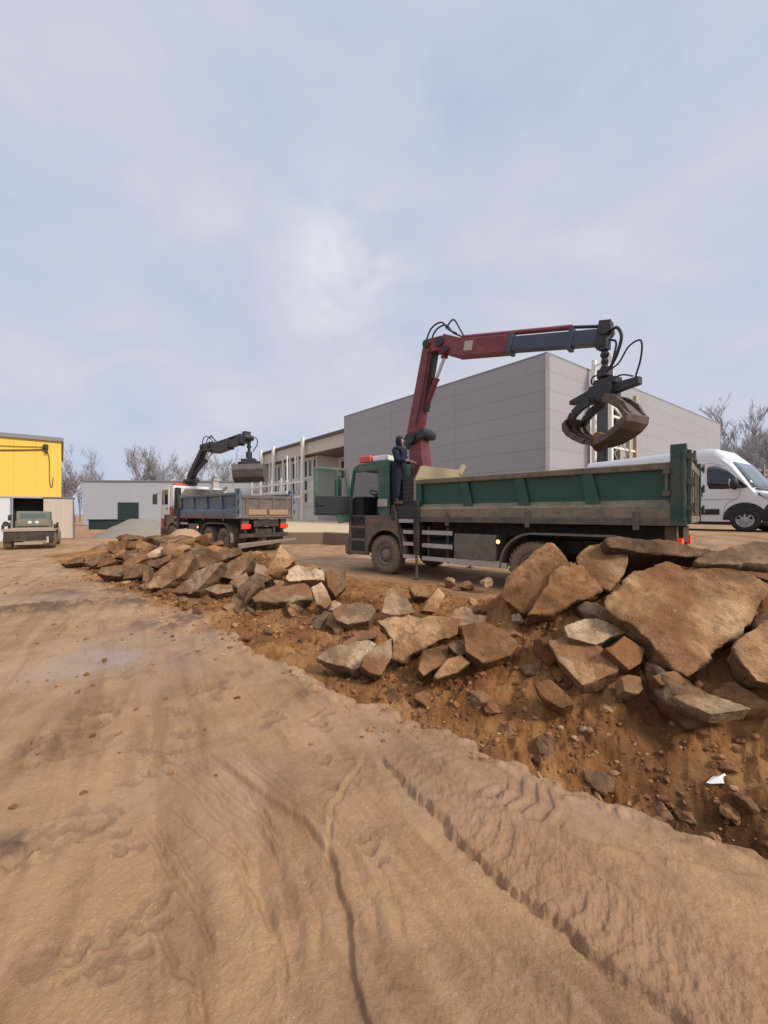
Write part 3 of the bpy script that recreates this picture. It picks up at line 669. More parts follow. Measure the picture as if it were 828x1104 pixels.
# ------------------------------------------------------------------ bare trees
def bare_tree(loc, h, seed, spread=0.5, label='', dens=1.0, group='bare winter trees behind the halls'):
    rr = random.Random(seed)
    tr, tw = MB(), MB()
    def grow(p, d, ln, rad, lev):
        pts = [p]; q = p.copy(); dd = d.copy(); k = 4 if lev < 2 else 3
        for i in range(k):
            dd = (dd + Vector((rr.gauss(0, .12), rr.gauss(0, .12), rr.gauss(0.09, .07)))).normalized()
            q = q + dd*(ln/k); pts.append(q.copy())
        mbx = tr if lev <= 1 else tw
        mbx.tube(pts, [rad*(1-0.6*i/k) for i in range(k+1)], 5 if lev < 2 else 3, cap=False)
        if lev >= 4: return
        nb = [11, 7, 5, 4][lev]; nb = int(nb*dens+rr.random())
        for i in range(nb):
            t = rr.uniform(0.28 if lev == 0 else 0.2, 1.0); f = t*k; a = min(int(f), k-1)
            bp = pts[a].lerp(pts[a+1], f-a)
            ax = Vector((rr.gauss(0, 1), rr.gauss(0, 1), rr.gauss(0, .4))); ax = (ax-dd*ax.dot(dd)).normalized()
            an = rr.uniform(0.35, 0.9)*(spread/0.5)
            nd = (dd*math.cos(an)+ax*math.sin(an)+Vector((0, 0, .15))).normalized()
            grow(bp, nd, ln*rr.uniform(0.40, 0.62), max(rad*(1-0.6*t)*0.55, 0.022), lev+1)
    grow(Vector((0, 0, -0.3)), Vector((rr.gauss(0, .04), rr.gauss(0, .04), 1)).normalized(), h*0.72, h*0.016, 0)
    t = empty('bare_tree', loc, 0, label, 'tree', group)
    tr.build('trunk', M['bark'], t); tw.build('crown', M['twig'], t)
    return t
def at_px(px, Y, z=0.0): return ((px-CX)/F_PX*Y, Y, z)
TREES = [(66, 45, 7.2, .36, 'leafless tree half hidden by the corner of the yellow building', 1.0),
         (98, 82, 12.0, .42, 'lone slim leafless tree above the pale hall nearest the yellow building', .9),
         (86, 90, 10.5, .5, 'short leafless tree just left of the lone slim tree', .7),
         (146, 84, 12.6, .38, 'broad leafless tree above the pale hall, left one of a close pair', 1.1),
         (166, 84, 12.6, .38, 'broad leafless tree above the pale hall, right one of a close pair', 1.1),
         (190, 88, 11.2, .4, 'leafless tree rising behind the white cab of the blue truck', 1.0),
         (222, 84, 12.2, .45, 'leafless tree seen under the black crane arm of the blue truck', .9),
         (240, 84, 13.0, .42, 'wide leafless tree between the black crane arm and the grab bucket', 1.0),
         (262, 86, 12.0, .5, 'leafless tree hidden in part by the clamshell grab bucket', .9),
         (783, 52, 11.0, .42, 'leafless tree at the right end of the grey hall', 1.0),
         (803, 47, 12.4, .42, 'tallest leafless tree rising over the white van', 1.2),
         (826, 46, 11.0, .45, 'leafless tree cut by the right picture edge', 1.1),
         (815, 42, 8.0, .6, 'low bushy leafless tree in front of the timber wall at right', 1.3),
         (794, 44, 7.6, .6, 'low leafless tree between the hall end and the van roof', 1.3)]
for i, (px, Y, h, spd, lab, dn) in enumerate(TREES): bare_tree(at_px(px, Y), h, 40+i, spd, lab, dn)

# ------------------------------------------------------------------ trucks
def truck_frame(origin, d):
    """local X runs from the cab to the tail, local Y away from the viewer's side"""
    return (origin[0], origin[1], origin[2]), math.atan2(d[1], d[0])
class Loc:
    """picture ray -> point in the truck's long vertical plane y = w"""
    def __init__(s, o, d): s.o = o; s.d = Vector((d[0], d[1])).normalized(); s.p = Vector((-s.d.y, s.d.x))
    def at(s, px, py, w):
        k = (px-CX)/F_PX; ox = s.o[0]+s.p.x*w; oy = s.o[1]+s.p.y*w
        t = (oy*k-ox)/(s.d.x-s.d.y*k); Y = oy+s.d.y*t
        return Vector((t, w, EYE+(HORIZ-py)*Y/F_PX-s.o[2]))
    def local(s, x, y, z):
        r = Vector((x-s.o[0], y-s.o[1])); return Vector((r.dot(s.d), r.dot(s.p), z-s.o[2]))
def wheel(parent, t, w, side, rad=0.52, wid=0.30, rim='rim', dual=False, rub='rubber'):
    """side -1: outer face towards the viewer's side"""
    s = side
    ty = MB(); hw = wid/2
    prof = [(-hw*.55, rad*.56), (-hw*.9, rad*.62), (-hw, rad*.74), (-hw*.97, rad*.88), (-hw*.8, rad*.97), (-hw*.5, rad), (hw*.5, rad), (hw*.8, rad*.97), (hw*.97, rad*.88), (hw, rad*.74), (hw*.9, rad*.62), (hw*.55, rad*.56)]
    ty.lathe(prof, (t, w, rad), 36)
    for k in range(30):
        a = 2*math.pi*k/30
        for sg in (-1, 1):
            m = Matrix.Translation((t, w, rad)) @ Matrix.Rotation(a+sg*0.05, 4, 'Y')
            ty.box(-0.032, 0.032, min(sg*hw*.12, sg*hw*.92), max(sg*hw*.12, sg*hw*.92), rad*0.965, rad*1.012, m)
    wh = ty.build('wheel', M[rub], parent)
    rm = MB(); f = s*hw
    rp = [(f*.55, rad*.57), (f*.80, rad*.55), (f*.72, rad*.50), (f*.35 if not dual else f*-.3, rad*.44), (f*.30 if not dual else f*-.4, rad*.30), (f*.75 if not dual else f*.2, rad*.26), (f*.85 if not dual else f*.3, rad*.16), (f*.88 if not dual else f*.3, 0.001)]
    rm.lathe(rp, (t, w, rad), 28)
    r_ = rm.build('rim', M[rim], wh)
    bo = MB()
    for k in range(10):
        a = 2*math.pi*k/10; y0 = f*(.33 if not dual else -.35)
        c = (t+rad*.36*math.cos(a), w+y0, rad+rad*.36*math.sin(a)); bo.tube([c, (c[0], w+y0+f*.22, c[2])], 0.017, 6)
        ho = (t+rad*.47*math.cos(a+.3), w, rad+rad*.47*math.sin(a+.3))
    bo.build('wheel_nut', M['black'], wh)
    return wh
def side_panel(mb, outer, w0, w1): mb.prism(outer, w0, w1, 'Y')
def arch_poly(cx, cz, r, n=14, a0=0, a1=180): return [(cx+r*math.cos(R(a0+(a1-a0)*i/n)), cz+r*math.sin(R(a0+(a1-a0)*i/n))) for i in range(n+1)]

def make_truck(root, pal, door_open=True, axles=(4.02, 5.40), bed=(1.07, 6.55), tail_z=2.76):
    W = 2.50; b0, b1 = bed
    # chassis
    c = MB()
    for w in (0.80, 1.62): c.box(-1.1, b1-0.15, w, w+0.09, 0.78, 1.06)
    for t in (-0.9, 0.6, 2.0, 3.3, 4.7, b1-0.3): c.box(t-0.06, t+0.06, 0.89, 1.62, 0.82, 1.02)
    c.box(b0, b1-0.1, 0.7, 1.85, 1.10, 1.38)
    c.build('chassis', M['chassis'], root)
    for t in (0,)+tuple(axles):
        a = MB(); a.tube([(t, 0.2, 0.52), (t, W-0.2, 0.52)], 0.09, 10); a.ball((t, W/2, 0.54), (0.24, 0.22, 0.24)); a.build('axle', M['chassis'], root)
    for w, s in ((0.17, -1), (W-0.17, 1)): wheel(root, 0.0, w, s)
    for t in axles:
        for w, s in ((0.16, -1), (W-0.16, 1)): wheel(root, t, w, s, dual=True)
        for w, s in ((0.49, -1), (W-0.49, 1)): wheel(root, t, w, s, dual=True)
    # cab
    cz = 1.58
    lo = MB()
    for w0, w1 in ((0.03, 0.13), (W-0.13, W-0.03)):
        pl = [(-1.36, 0.46), (-1.40, 1.0), (-1.38, cz), (0.30, cz), (0.50, 1.30), (0.68, 0.95), (0.76, 0.48), (0.69, 0.48)] + arch_poly(0, 0.52, 0.66, 14, 4, 176) + [(-0.66, 0.46)]
        lo.prism(pl, w0, w1, 'Y')
    lo.box(-0.62, 0.62, 0.14, 0.45, 1.19, 1.23); lo.box(-0.62, 0.62, W-0.45, W-0.14, 1.19, 1.23)
    lo.build('wheel_arch_panel', M[pal['lower']], root)
    fl = MB(); fl.box(-1.34, 0.12, 0.14, W-0.14, 1.26, cz); fl.build('cab_floor', M['dark_in'], root)
    bu = MB(); bu.prism([(-1.37, 0.42), (-1.52, 0.46), (-1.54, 0.86), (-1.40, 0.95), (-1.37, 0.95)], 0.0, W, 'Y'); bm_ = bu.build('bumper', M[pal['bumper']], root, bevel=0.02)
    for w in (0.12, W-0.52):
        h = MB(); h.box(-1.555, -1.53, w, w+0.40, 0.58, 0.80); h.build('headlight', M['headlamp'], bm_)
    st = MB()
    for k, z in enumerate((0.50, 0.86, 1.22)): st.box(-1.30, -0.72, -0.01, 0.028, z, z+0.06)
    st.build('cab_step', M['silver'], root)
    sr = MB()
    for z in (0.57, 0.93, 1.29): sr.box(-1.28, -0.74, 0.022, 0.029, z, z+0.26)
    sr.build('step_recess', M['black'], root)
    up = MB()
    # front, rear, roof
    up.prism([(-1.41, 0.96), (-1.37, 0.96), (-1.36, 2.08), (-1.42, 2.08)], 0.04, W-0.04, 'Y')
    up.box(0.08, 0.15, 0.08, W-0.08, 1.2, 2.98)
    up.prism([(-1.24, 2.86), (-1.20, 2.98), (-1.0, 3.05), (-0.1, 3.09), (0.15, 3.05), (0.17, 2.93), (-1.1, 2.90)], 0.05, W-0.05, 'Y')
    for w0, w1 in ((0.03, 0.09), (W-0.09, W-0.03)):
        up.prism([(-0.24, cz), (0.17, cz), (0.17, 2.96), (-0.24, 2.96)], w0, w1, 'Y')                  # rear pillar panel
        up.prism([(-1.41, cz), (-1.30, cz), (-1.285, 2.1), (-1.13, 2.94), (-1.24, 2.90), (-1.41, 2.1)], w0, w1, 'Y')   # front pillar
        up.prism([(-1.22, 2.80), (-0.24, 2.82), (-0.24, 2.96), (-1.2, 2.92)], w0, w1, 'Y')
    up.prism([(-1.30, cz), (-0.24, cz), (-0.24, 2.12), (-1.29, 2.12)], W-0.09, W-0.03, 'Y')           # far door
    up.build('cab', M[pal['cab']], root, bevel=0.018)
    if pal.get('belt'):
        be = MB(); be.box(-1.43, -1.0, -0.005, 0.035, 0.9, 2.0); be.box(-1.0, 0.18, -0.005, 0.025, cz-0.02, 2.0)
        be.prism([(-1.45, 0.96), (-1.425, 0.96), (-1.425, 1.98), (-1.445, 1.98)], 0.0, W, 'Y'); be.build('cab_lower_panel', M[pal['belt']], root, bevel=0.01)
    ws = MB(); ws.prism([(-1.405, 2.09), (-1.385, 2.09), (-1.215, 2.86), (-1.235, 2.86)], 0.10, W-0.10, 'Y'); ws.build('windscreen', M['glass_clear'], root)
    fg = MB(); fg.prism([(-1.27, 2.13), (-0.26, 2.13), (-0.26, 2.81), (-1.15, 2.80)], W-0.07, W-0.05, 'Y'); fg.build('far_window', M['glass_clear'], root)
    i_ = MB(); i_.box(-1.33, -0.95, 0.15, W-0.12, 1.55, 2.12); i_.build('dashboard', M['dark_in'], root, bevel=0.04)
    for w in (0.35, 1.55):
        s_ = MB(); s_.box(-0.62, -0.12, w, w+0.55, 1.58, 1.95); s_.beam((-0.16, w+.27, 1.9), (-0.04, w+.27, 2.55), 0.5, 0.14, up=(1, 0, 0)); s_.beam((-0.04, w+.27, 2.55), (0.0, w+.27, 2.75), 0.28, 0.1, up=(1, 0, 0))
        s_.build('seat', M['dark_in'], root, bevel=0.04)
    sw = MB(); cs = Vector((-0.82, 0.62, 2.2)); ax = Vector((0.5, 0, 0.87)); a_ = Vector((0, 1, 0)); b_ = ax.cross(a_)
    sw.tube([cs+a_*0.22*math.cos(q*math.pi/9)+b_*0.22*math.sin(q*math.pi/9) for q in range(19)], 0.018, 6); sw.beam(cs-a_*.2, cs+a_*.2, .04, .02); sw.tube([cs, (-1.05, .62, 1.9)], .03, 6)
    sw.build('steering_wheel', M['black'], root)
    # door
    D = Vector((-0.447, -0.891, 0)) if door_open else Vector((1, 0, 0))
    hinge = Vector((-1.30, 0.0, 0)) if door_open else Vector((-1.30, -0.012, 0))
    nrm_ = Vector((-D.y, D.x, 0)) if door_open else Vector((0, 1, 0))
    md = Matrix(((D.x, nrm_.x, 0, hinge.x), (D.y, nrm_.y, 0, hinge.y), (0, 0, 1, 0), (0, 0, 0, 1)))
    dl = 1.08
    d_ = MB(); d_.prism([(0, 1.40), (0.35, 1.34), (0.45, cz), (dl, cz), (dl, 2.10), (0, 2.10)], -0.03, 0.03, 'Y', md)
    d_.prism([(0, 2.10), (0.09, 2.10), (0.16, 2.90), (0.06, 2.90)], -0.03, 0.03, 'Y', md)
    d_.prism([(dl-0.11, 2.10), (dl, 2.10), (dl, 2.93), (dl-0.11, 2.93)], -0.03, 0.03, 'Y', md)
    d_.prism([(0.06, 2.86), (dl, 2.86), (dl, 2.94), (0.10, 2.94)], -0.03, 0.031, 'Y', md)
    d_.box(0.38, 0.43, -0.025, 0.025, 2.10, 2.87, md)
    dr = d_.build('door', M[pal['cab']], root, bevel=0.012)
    g_ = MB(); g_.prism([(0.05, 2.10), (dl-0.06, 2.10), (dl-0.06, 2.87), (0.12, 2.87)], -0.006, 0.006, 'Y', md); g_.build('window', M['glass_clear'] if door_open else M['glass_dark'], dr)
    tr = MB()
    inner = (-0.034, -0.05) if False else (0.032, 0.065)
    tr.box(0.04, dl-0.05, min(inner), max(inner), 1.62, 2.12, md); tr.build('door_lining', M['dark_in'], dr, bevel=0.01)
    hd = MB(); hd.box(dl-0.28, dl-0.10, -0.06 if not door_open else 0.068, -0.032 if not door_open else 0.095, 1.86, 1.92, md); hd.build('handle', M['black'], dr)
    for w, dw in ((0.0, -0.30), (W, 0.30)):
        if door_open and w == 0.0:
            p0 = md @ Vector((0.15, -0.03, 2.75)); p1 = md @ Vector((0.25, -0.40, 2.72))
            m_ = MB(); m_.tube([p0, p1], 0.018, 6); m_.tube([p1, p1+Vector((0, 0, -.55))], .018, 6); m_.box(p1.x-0.05, p1.x+0.03, p1.y-0.10, p1.y+0.10, 2.15, 2.65)
        else:
            m_ = MB(); m_.tube([(-1.25, w, 2.72), (-1.42, w+dw*0.8, 2.70), (-1.42, w+dw*0.8, 2.2)], 0.018, 6); m_.box(-1.47, -1.37, w+dw-0.10, w+dw+0.10, 2.12, 2.66)
        m_.build('mirror', M['black'], root)
    # rear-cab stack, marker plate
    ex = MB(); ex.box(0.19, 0.36, 0.12, 0.34, 1.6, 2.95)
    for k in range(9): ex.box(0.20, 0.35, 0.10, 0.119, 1.72+k*0.13, 1.80+k*0.13)
    ex.build('air_intake', M['dark_in'], root)
    # tipper bed: floor, near and far side, headboard, tail
    z0, z1 = 1.42, 2.48
    bd = MB(); bd.box(b0, b1, 0.06, W-0.06, 1.44, 1.56); bed_ = bd.build('tipper_bed', M[pal['rail']], root)
    for w, s in ((0.0, 1), (W, -1)):
        y = lambda a, b: (min(w+s*a, w+s*b), max(w+s*a, w+s*b))
        sp_ = MB(); sp_.box(b0+0.02, b1-0.02, *y(0.085, 0.13), 1.56, 2.46)
        # slanted ribs
        nr = 4; step = (b1-b0-0.25)/nr
        for k in range(nr+1):
            tc_ = b0+0.08+k*step
            sp_.prism([(tc_-0.13, 2.36), (tc_+0.07, 2.36), (tc_+0.20, 1.80), (tc_-0.04, 1.80)] if 0 < k < nr else [(tc_-0.08, 2.36), (tc_+0.08, 2.36), (tc_+0.08, 1.80), (tc_-0.08, 1.80)], *y(0.01, 0.088), 'Y')
        sp_.build('side_wall', M[pal['bed']], bed_, bevel=0.01)
        rl = MB(); rl.box(b0, b1, *y(-0.01, 0.15), 2.36, z1); rl.build('top_rail', M[pal['toprail']], bed_, bevel=0.02)
        yy = [w+s*v_ for v_ in (0.088, 0.088, -0.035, -0.035)]
        lg = MB(); lg.prism([(yy[0], 1.55), (yy[1], 1.86), (yy[2], 1.74), (yy[3], 1.55)], b0+0.03, b1-0.03, 'X'); lg.build('ledge', M[pal['ledge']], bed_)
        lr = MB(); lr.box(b0, b1-.05, *y(-0.05, 0.12), z0, 1.547)
        for k in range(3): lr.box(b0+0.9+k*1.9, b0+1.0+k*1.9, *y(-0.07, -0.051), 1.34, 1.66)
        lr.build('lower_rail', M[pal['rail']], bed_, bevel=0.012)
    hb = MB(); hb.box(b0-0.09, b0-0.01, 0.02, W-0.02, 1.44, 2.52); hb.prism([(0.06, 2.52), (0.30, 2.86), (W-0.35, 2.90), (W-0.15, 2.52)], b0-0.09, b0-0.01, 'X')
    hb.prism([(W-0.42, 2.80), (W-0.30, 2.74), (W-0.02, 3.02), (W-0.12, 3.10)], b0-0.10, b0+0.02, 'X')
    hb.build('headboard', M[pal['head']], bed_, bevel=0.012)
    tg = MB(); tg.box(b1-0.06, b1+0.0, 0.10, W-0.10, 1.46, tail_z-0.25)
    tg.box(b1+0.0, b1+0.04, 0.10, W-0.10, 1.46, 1.58); tg.box(b1+0.0, b1+0.04, 0.10, W-0.10, tail_z-0.38, tail_z-0.25)
    for k in range(4):
        yk = 0.34+k*(W-0.68)/3; tg.prism([(yk-0.06, 1.58), (yk+0.06, 1.58), (yk+0.06, tail_z-0.38), (yk-0.06, tail_z-0.38)], b1+0.0, b1+0.03, 'X')
    tgo = tg.build('tailgate', M[pal['tail']], bed_, bevel=0.01)
    if pal.get('ledge_tail'):
        lt = MB(); lt.box(b1+0.032, b1+0.07, 0.38, 1.18, 1.585, 1.80); lt.box(b1+0.032, b1+0.07, 1.3, W-.3, 1.585, 1.80); lt.build('mud_ledge', M['sandheap'], bed_)
    for w, s in ((0.0, 1), (W, -1)):
        y = lambda a, b: (min(w+s*a, w+s*b), max(w+s*a, w+s*b))
        po = MB(); po.box(b1-0.22, b1+0.0, *y(-0.055, 0.10), 1.42, tail_z); po.box(b1+0.0, b1+0.06, *y(-0.03, 0.09), 1.46, tail_z-0.1)
        po.box(b1-0.06, b1-0.015, *y(-0.085, -0.056), 1.5, tail_z-.12)
        pt = po.build('tail_post', M[pal['post']], bed_, bevel=0.012)
        for z in (1.72, 2.14, 2.55):
            hn = MB(); hn.tube([(b1+0.10, w-s*0.03, z-0.08), (b1+0.10, w-s*0.03, z+0.08)], 0.022, 8); hn.box(b1+0.0, b1+0.10, *y(-0.055, -0.032), z-0.04, z+0.04); hn.build('hinge', M['mudsteel'], bed_)
        hn = MB(); hn.tube([(b1-0.27, w-s*0.07, 1.98), (b1-0.27, w-s*0.07, 2.30)], 0.02, 6); hn.box(b1-0.32, b1-0.221, *y(-0.09, -0.056), 2.28, 2.36); hn.box(b1-0.32, b1-0.221, *y(-0.09, -0.056), 1.92, 2.0)
        hn.build('latch', M['mudsteel'], bed_)
    # fenders over the rear axles
    a0, a1 = axles
    for w0, w1 in ((-0.02, 0.62), (W-0.62, W+0.02)):
        top_ = arch_poly(a0, 0.52, 0.72, 8, 185, 95) + arch_poly(a1, 0.52, 0.72, 8, 85, -5)
        inn = arch_poly(a0, 0.52, 0.68, 8, 185, 95) + arch_poly(a1, 0.52, 0.68, 8, 85, -5)
        fe = MB(); nn = len(top_)
        for i in range(nn-1):
            fe.prism([top_[i], top_[i+1], inn[i+1], inn[i]], w0, w1, 'Y')
        fe.build('fender', M['silver'], root)
    # side equipment between the axles
    sg = MB()
    for z in (0.48, 0.80, 1.12): sg.beam((1.28, -0.02, z+0.045), (2.14, -0.02, z+0.045), 0.03, 0.10)
    sg.build('side_guard', M['pale_slat'], root)
    sb = MB()
    for t in (1.45, 2.0): sb.box(t-0.03, t+0.03, 0.0, 0.05, 0.45, 1.30)
    sb.build('guard_bracket', M['chassis'], root)
    tb = MB(); tb.box(2.17, 3.22, 0.0, 0.55, 0.58, 1.16); tb.build('tool_box', M['silver'], root, bevel=0.02)
    lb = MB(); lb.box(2.15, 3.46, -0.01, 0.08, 0.45, 0.565); lb.build('lower_guard', M['pale_slat'], root, bevel=0.01)
    tk = MB(); tk.tube([(1.35, 0.42, 0.78), (2.1, 0.42, 0.78)], 0.26, 14); tk.build('air_tank', M['black'], root)
    sl = MB(); sl.tube([(3.28, -0.02, 1.02), (3.28, 0.02, 1.02)], 0.075, 12); sl.build('lamp_housing', M['black'], root)
    ln = MB(); ln.ball((3.28, -0.035, 1.02), (0.045, 0.03, 0.045)); ln.build('marker_lamp', M['lamp_on'], root)
    # ladder and crane leg
    la = MB()
    for z in (0.50, 0.82, 1.12, 1.40): la.beam((0.56 if z > 1.3 else 0.70, -0.03, z+0.04), (1.08, -0.03, z+0.04), 0.05, 0.09)
    la.build('ladder_step', M['pale_slat'], root)
    ls_ = MB(); ls_.beam((0.66, 0.0, 0.50), (0.36, 0.0, 1.85), 0.04, 0.05, up=(0, 1, 0)); ls_.box(1.03, 1.07, -0.02, 0.02, 0.5, 1.85); ls_.build('ladder_rail', M['mudsteel'], root)
    cb = MB(); cb.box(0.22, 1.0, 0.02, W-0.02, 1.45, 1.84); cb.box(0.3, 0.95, 0.5, W-0.5, 1.06, 1.449); cb.build('crane_base', M['crane_dark'], root, bevel=0.015)
    for w in (-0.09, W+0.09):
        lg_ = MB(); lg_.box(1.10, 1.22, w-0.06, w+0.06, 0.62, 1.95); lgo = lg_.build('stabiliser_leg', M['chassis'], root, bevel=0.01)
        rd = MB(); rd.tube([(1.16, w, 0.62), (1.16, w, 0.02)], 0.035, 8); rd.lathe([(-0.02, 0.001), (-0.02, 0.12), (0.02, 0.12), (0.02, 0.001)], (1.16, w, 0.03), 12, None) if False else rd.box(1.08, 1.24, w-.08, w+.08, -0.01, 0.03)
        rd.build('leg_foot', M['mudsteel'], lgo)
    vs_ = MB(); vs_.box(0.62, 0.98, 0.06, 0.32, 1.85, 2.62)
    for k in range(6): vs_.box(0.60, 0.99, 0.045, 0.059, 1.92+k*0.115, 1.98+k*0.115)
    vso = vs_.build('control_stack', M['crane_dark'], root)
    lv = MB()
    for k in range(5): lv.tube([(0.66+k*0.065, 0.14, 2.62), (0.65+k*0.065, 0.12, 2.80)], 0.009, 5); lv.ball((0.65+k*0.065, 0.12, 2.82), 0.018, 6)
    lv.build('control_lever', M['black'], vso)
    # rear underrun, lamps
    ur = MB(); ur.box(b1-0.28, b1-0.16, 0.12, W-0.12, 0.66, 0.82); ur.build('rear_bar', M['chassis'], root)
    for w in (0.18, W-0.56):
        tl = MB(); tl.box(b1-0.15, b1-0.08, w, w+0.38, 1.02, 1.20); to = tl.build('tail_lamp', M['tail_on'], root, bevel=0.01)
        m2 = MB(); m2.box(b1-0.55, b1-0.53, w-0.05, w+0.43, 0.40, 1.1); m2.build('mud_flap', M['chassis'], root)
        br_ = MB(); br_.box(b1-0.32, b1-0.155, w+0.05, w+0.33, 0.98, 1.4); br_.build('lamp_bracket', M['mudsteel'], root)
    sp2 = MB(); sp2.lathe([(-0.14, 0.25), (-0.15, 0.4), (-0.1, 0.49), (0.1, 0.49), (0.15, 0.4), (0.14, 0.25)], (b1-0.75, 1.3, 0.75), 20); sp2.build('spare_tyre', M['rubber'], root)

def crane(root, F, W2, pal, P, red_at=0.36):
    """knuckle-boom crane. P holds picture points; all lie in the truck's centre plane y = W2"""
    q = lambda k: F.at(*P[k], W2)
    base, coll, piv, top_, kn, j0, j1, c0, c1, tip = [q(k) for k in ('base', 'collar', 'pivot', 'top', 'knuckle', 'jib0', 'jib1', 'cyl0', 'cyl1', 'tip')]
    up = (0, 1, 0)
    col = MB(); b_ = Vector((base.x, W2, 1.84)); col.beam(b_, coll, 0.55, 0.62, 0.40, 0.42, up=(1, 0, 0)); cr = col.build('crane', M[pal['col']], root, bevel=0.03)
    m = MB(); m.tube([(coll.x-0.1, W2-0.34, coll.z-.05), (coll.x-0.1, W2+0.34, coll.z-.05)], 0.16, 12); m.tube([(coll.x+0.28, W2-0.3, coll.z+0.05), (coll.x+0.28, W2+0.3, coll.z+0.05)], 0.13, 12)
    m.beam(coll+Vector((-.3, 0, -.25)), coll+Vector((.36, 0, .12)), .5, .2); m2 = MB(); m2.tube([b_+Vector((0, 0, -.05)), b_+Vector((0, 0, .12))], .45, 18); m2.build('slew_ring', M['crane_dark'], cr)
    m.build('boom_pivot', M['crane_dark'], cr)
    d = (top_-piv).normalized()
    lb = MB(); lb.beam(piv-d*0.15, top_+d*0.08, 0.30, 0.44, 0.26, 0.34, up=(1, 0, 0)); lb.build('lower_boom', M[pal['boom']], cr, bevel=0.02)
    dk = MB(); nn = Vector((d.z, 0, -d.x)); off = nn*(0.23)
    dk.beam(piv+d*0.5+off, top_-d*0.1+off*0.9, 0.16, 0.14, up=(1, 0, 0))
    for w in (-0.19, 0.19): dk.tube(smoothpts([piv+Vector((.1, w, .1)), piv.lerp(top_, .4)+off*.6+Vector((0, w, 0)), top_+off*.5+Vector((0, w, -.1))]), 0.022, 6)
    dk.build('boom_rail', M['crane_dark'], cr)
    cy = MB(); e = c0.lerp(c1, 0.62); cy.tube([c0, e], 0.085, 12); cy.tube([e-(e-c0)*.06, e], 0.10, 12); cyo = cy.build('boom_cylinder', M[pal['boom']], cr)
    rd = MB(); rd.tube([e, c1], 0.045, 10); rd.build('cylinder_rod', M['ram'], cr)
    kb = MB(); kb.beam(top_+Vector((-0.02, 0, -0.05)), kn+Vector((.05, 0, -.02)), 0.36, 0.38, up=(0, 0, 1)); kb.beam(kn, j0+Vector((0.05, 0, 0)), 0.34, 0.46, 0.34, 0.46)
    for p_, r_ in ((top_, .13), (kn, .15), (kn+Vector((.2, 0, -.26)), .10)): pn_ = MB(); pn_.tube([p_+Vector((0, -.24, 0)), p_+Vector((0, .24, 0))], r_*.85, 12); pn_.build('pivot_pin', M['crane_dark'], cr)
    kb.tube([kn+Vector((.05, 0, -.25)), c1], .10, 8)
    kb.build('knuckle', M[pal.get('knuckle', 'crane_dark')], cr, bevel=0.015)
    jm = j0.lerp(j1, red_at)
    a = MB(); a.beam(j0, jm, 0.34, 0.47, 0.34, 0.42); ja = a.build('jib', M[pal['jib']], cr, bevel=0.02)
    a = MB(); a.beam(jm-(jm-j0).normalized()*0.02, j1, 0.27, 0.33, 0.25, 0.31); a.beam(jm, jm+(j1-jm).normalized()*.1, .36, .46); s1 = j0.lerp(j1, 0.80); a.beam(s1, s1+(j1-jm).normalized()*0.10, 0.33, 0.44)
    a.build('jib_extension', M[pal['ext']], cr, bevel=0.012)
    if pal.get('plate'):
        pl = MB(); s = j0.lerp(j1, 0.065); s2 = j0.lerp(j1, 0.135)
        for w in (-0.174, 0.174): pl.beam(s+Vector((0, w, .02)), s2+Vector((0, w, .02)), 0.006, 0.24)
        pl.build('maker_plate', M['beige'], cr)
    dj = (j1-j0).normalized(); un = Vector((-dj.z, 0, dj.x))
    tc_ = MB(); tc_.tube([j0+un*0.30, j0.lerp(j1, 0.80)+un*0.28], 0.06, 10); tco = tc_.build('extension_cylinder', M[pal['jib']], cr)
    tr = MB(); tr.tube([j0.lerp(j1, 0.80)+un*0.28, j1+un*0.23], 0.038, 8); tr.beam(j1-dj*.12+un*.05, j1+dj*.1+un*.05, .3, .52); tr.tube([tip+Vector((0, -.2, 0)), tip+Vector((0, .2, 0))], .12, 12); tr.build('jib_head', M['crane_dark'], cr)
    h = MB()
    for k in range(2):
        w = -0.12+0.2*k; h.tube(smoothpts([top_+Vector((-.1, w, .05)), top_+Vector((.12, w, .42)), top_+Vector((.45, w, .48)), kn+Vector((.25, w, .28)), kn+Vector((.5, w*1.2, .1))]), 0.024, 6)
    h.tube(smoothpts([kn+Vector((.2, -.2, .3)), kn+Vector((.45, -.22, .45)), j0+Vector((.12, -.2, .42)), j0+Vector((.22, -.18, .22))]), 0.022, 6)
    h.build('hose', M['hose'], cr)
    return cr

# the green truck -----------------------------------------------------
GO, GD = (0.0, 10.75, 0.0), (0.7521, -0.6591)
l, rz = truck_frame(GO, GD)
green = empty('tipper_truck', l, rz, 'dark green tipper truck with open door and red crane beside the rubble heap', 'truck', 'tipper trucks with loading cranes')
make_truck(green, bed=(1.07, 6.52), pal=dict(cab='green', lower='grey_plastic', bumper='silver', bed='green_bed', toprail='green_rail', ledge='mudledge', rail='mudsteel', head='headboard', tail='green_rail', post='green_post'))
mb = MB(); mb.box(-1.05, -0.60, 0.10, 0.75, 3.08, 3.27); mb.build('beacon', M['beacon'], green, bevel=0.03)
mb = MB(); mb.box(-0.56, -0.05, 0.15, 0.6, 3.10, 3.24); mb.build('roof_light_bar', M['whitepaint'], green, bevel=0.02)
mb = MB(); mb.box(-0.22, 0.12, -0.012, 0.0285, 1.82, 2.02); mb.build('reflector_plate', M['pale_slat'], green, bevel=0.004)
FG = Loc(GO, GD)
crane(green, FG, 1.25, dict(col='crane_red', boom='crane_red', jib='crane_red', ext='slate', plate=True, knuckle='crane_red'),
      dict(base=(455.5, 505), collar=(451.5, 472), pivot=(449, 462), top=(464, 373), knuckle=(478, 371), jib0=(496, 376.5), jib1=(651, 364), cyl0=(458, 442), cyl1=(479, 386), tip=(654, 357)), 0.405)
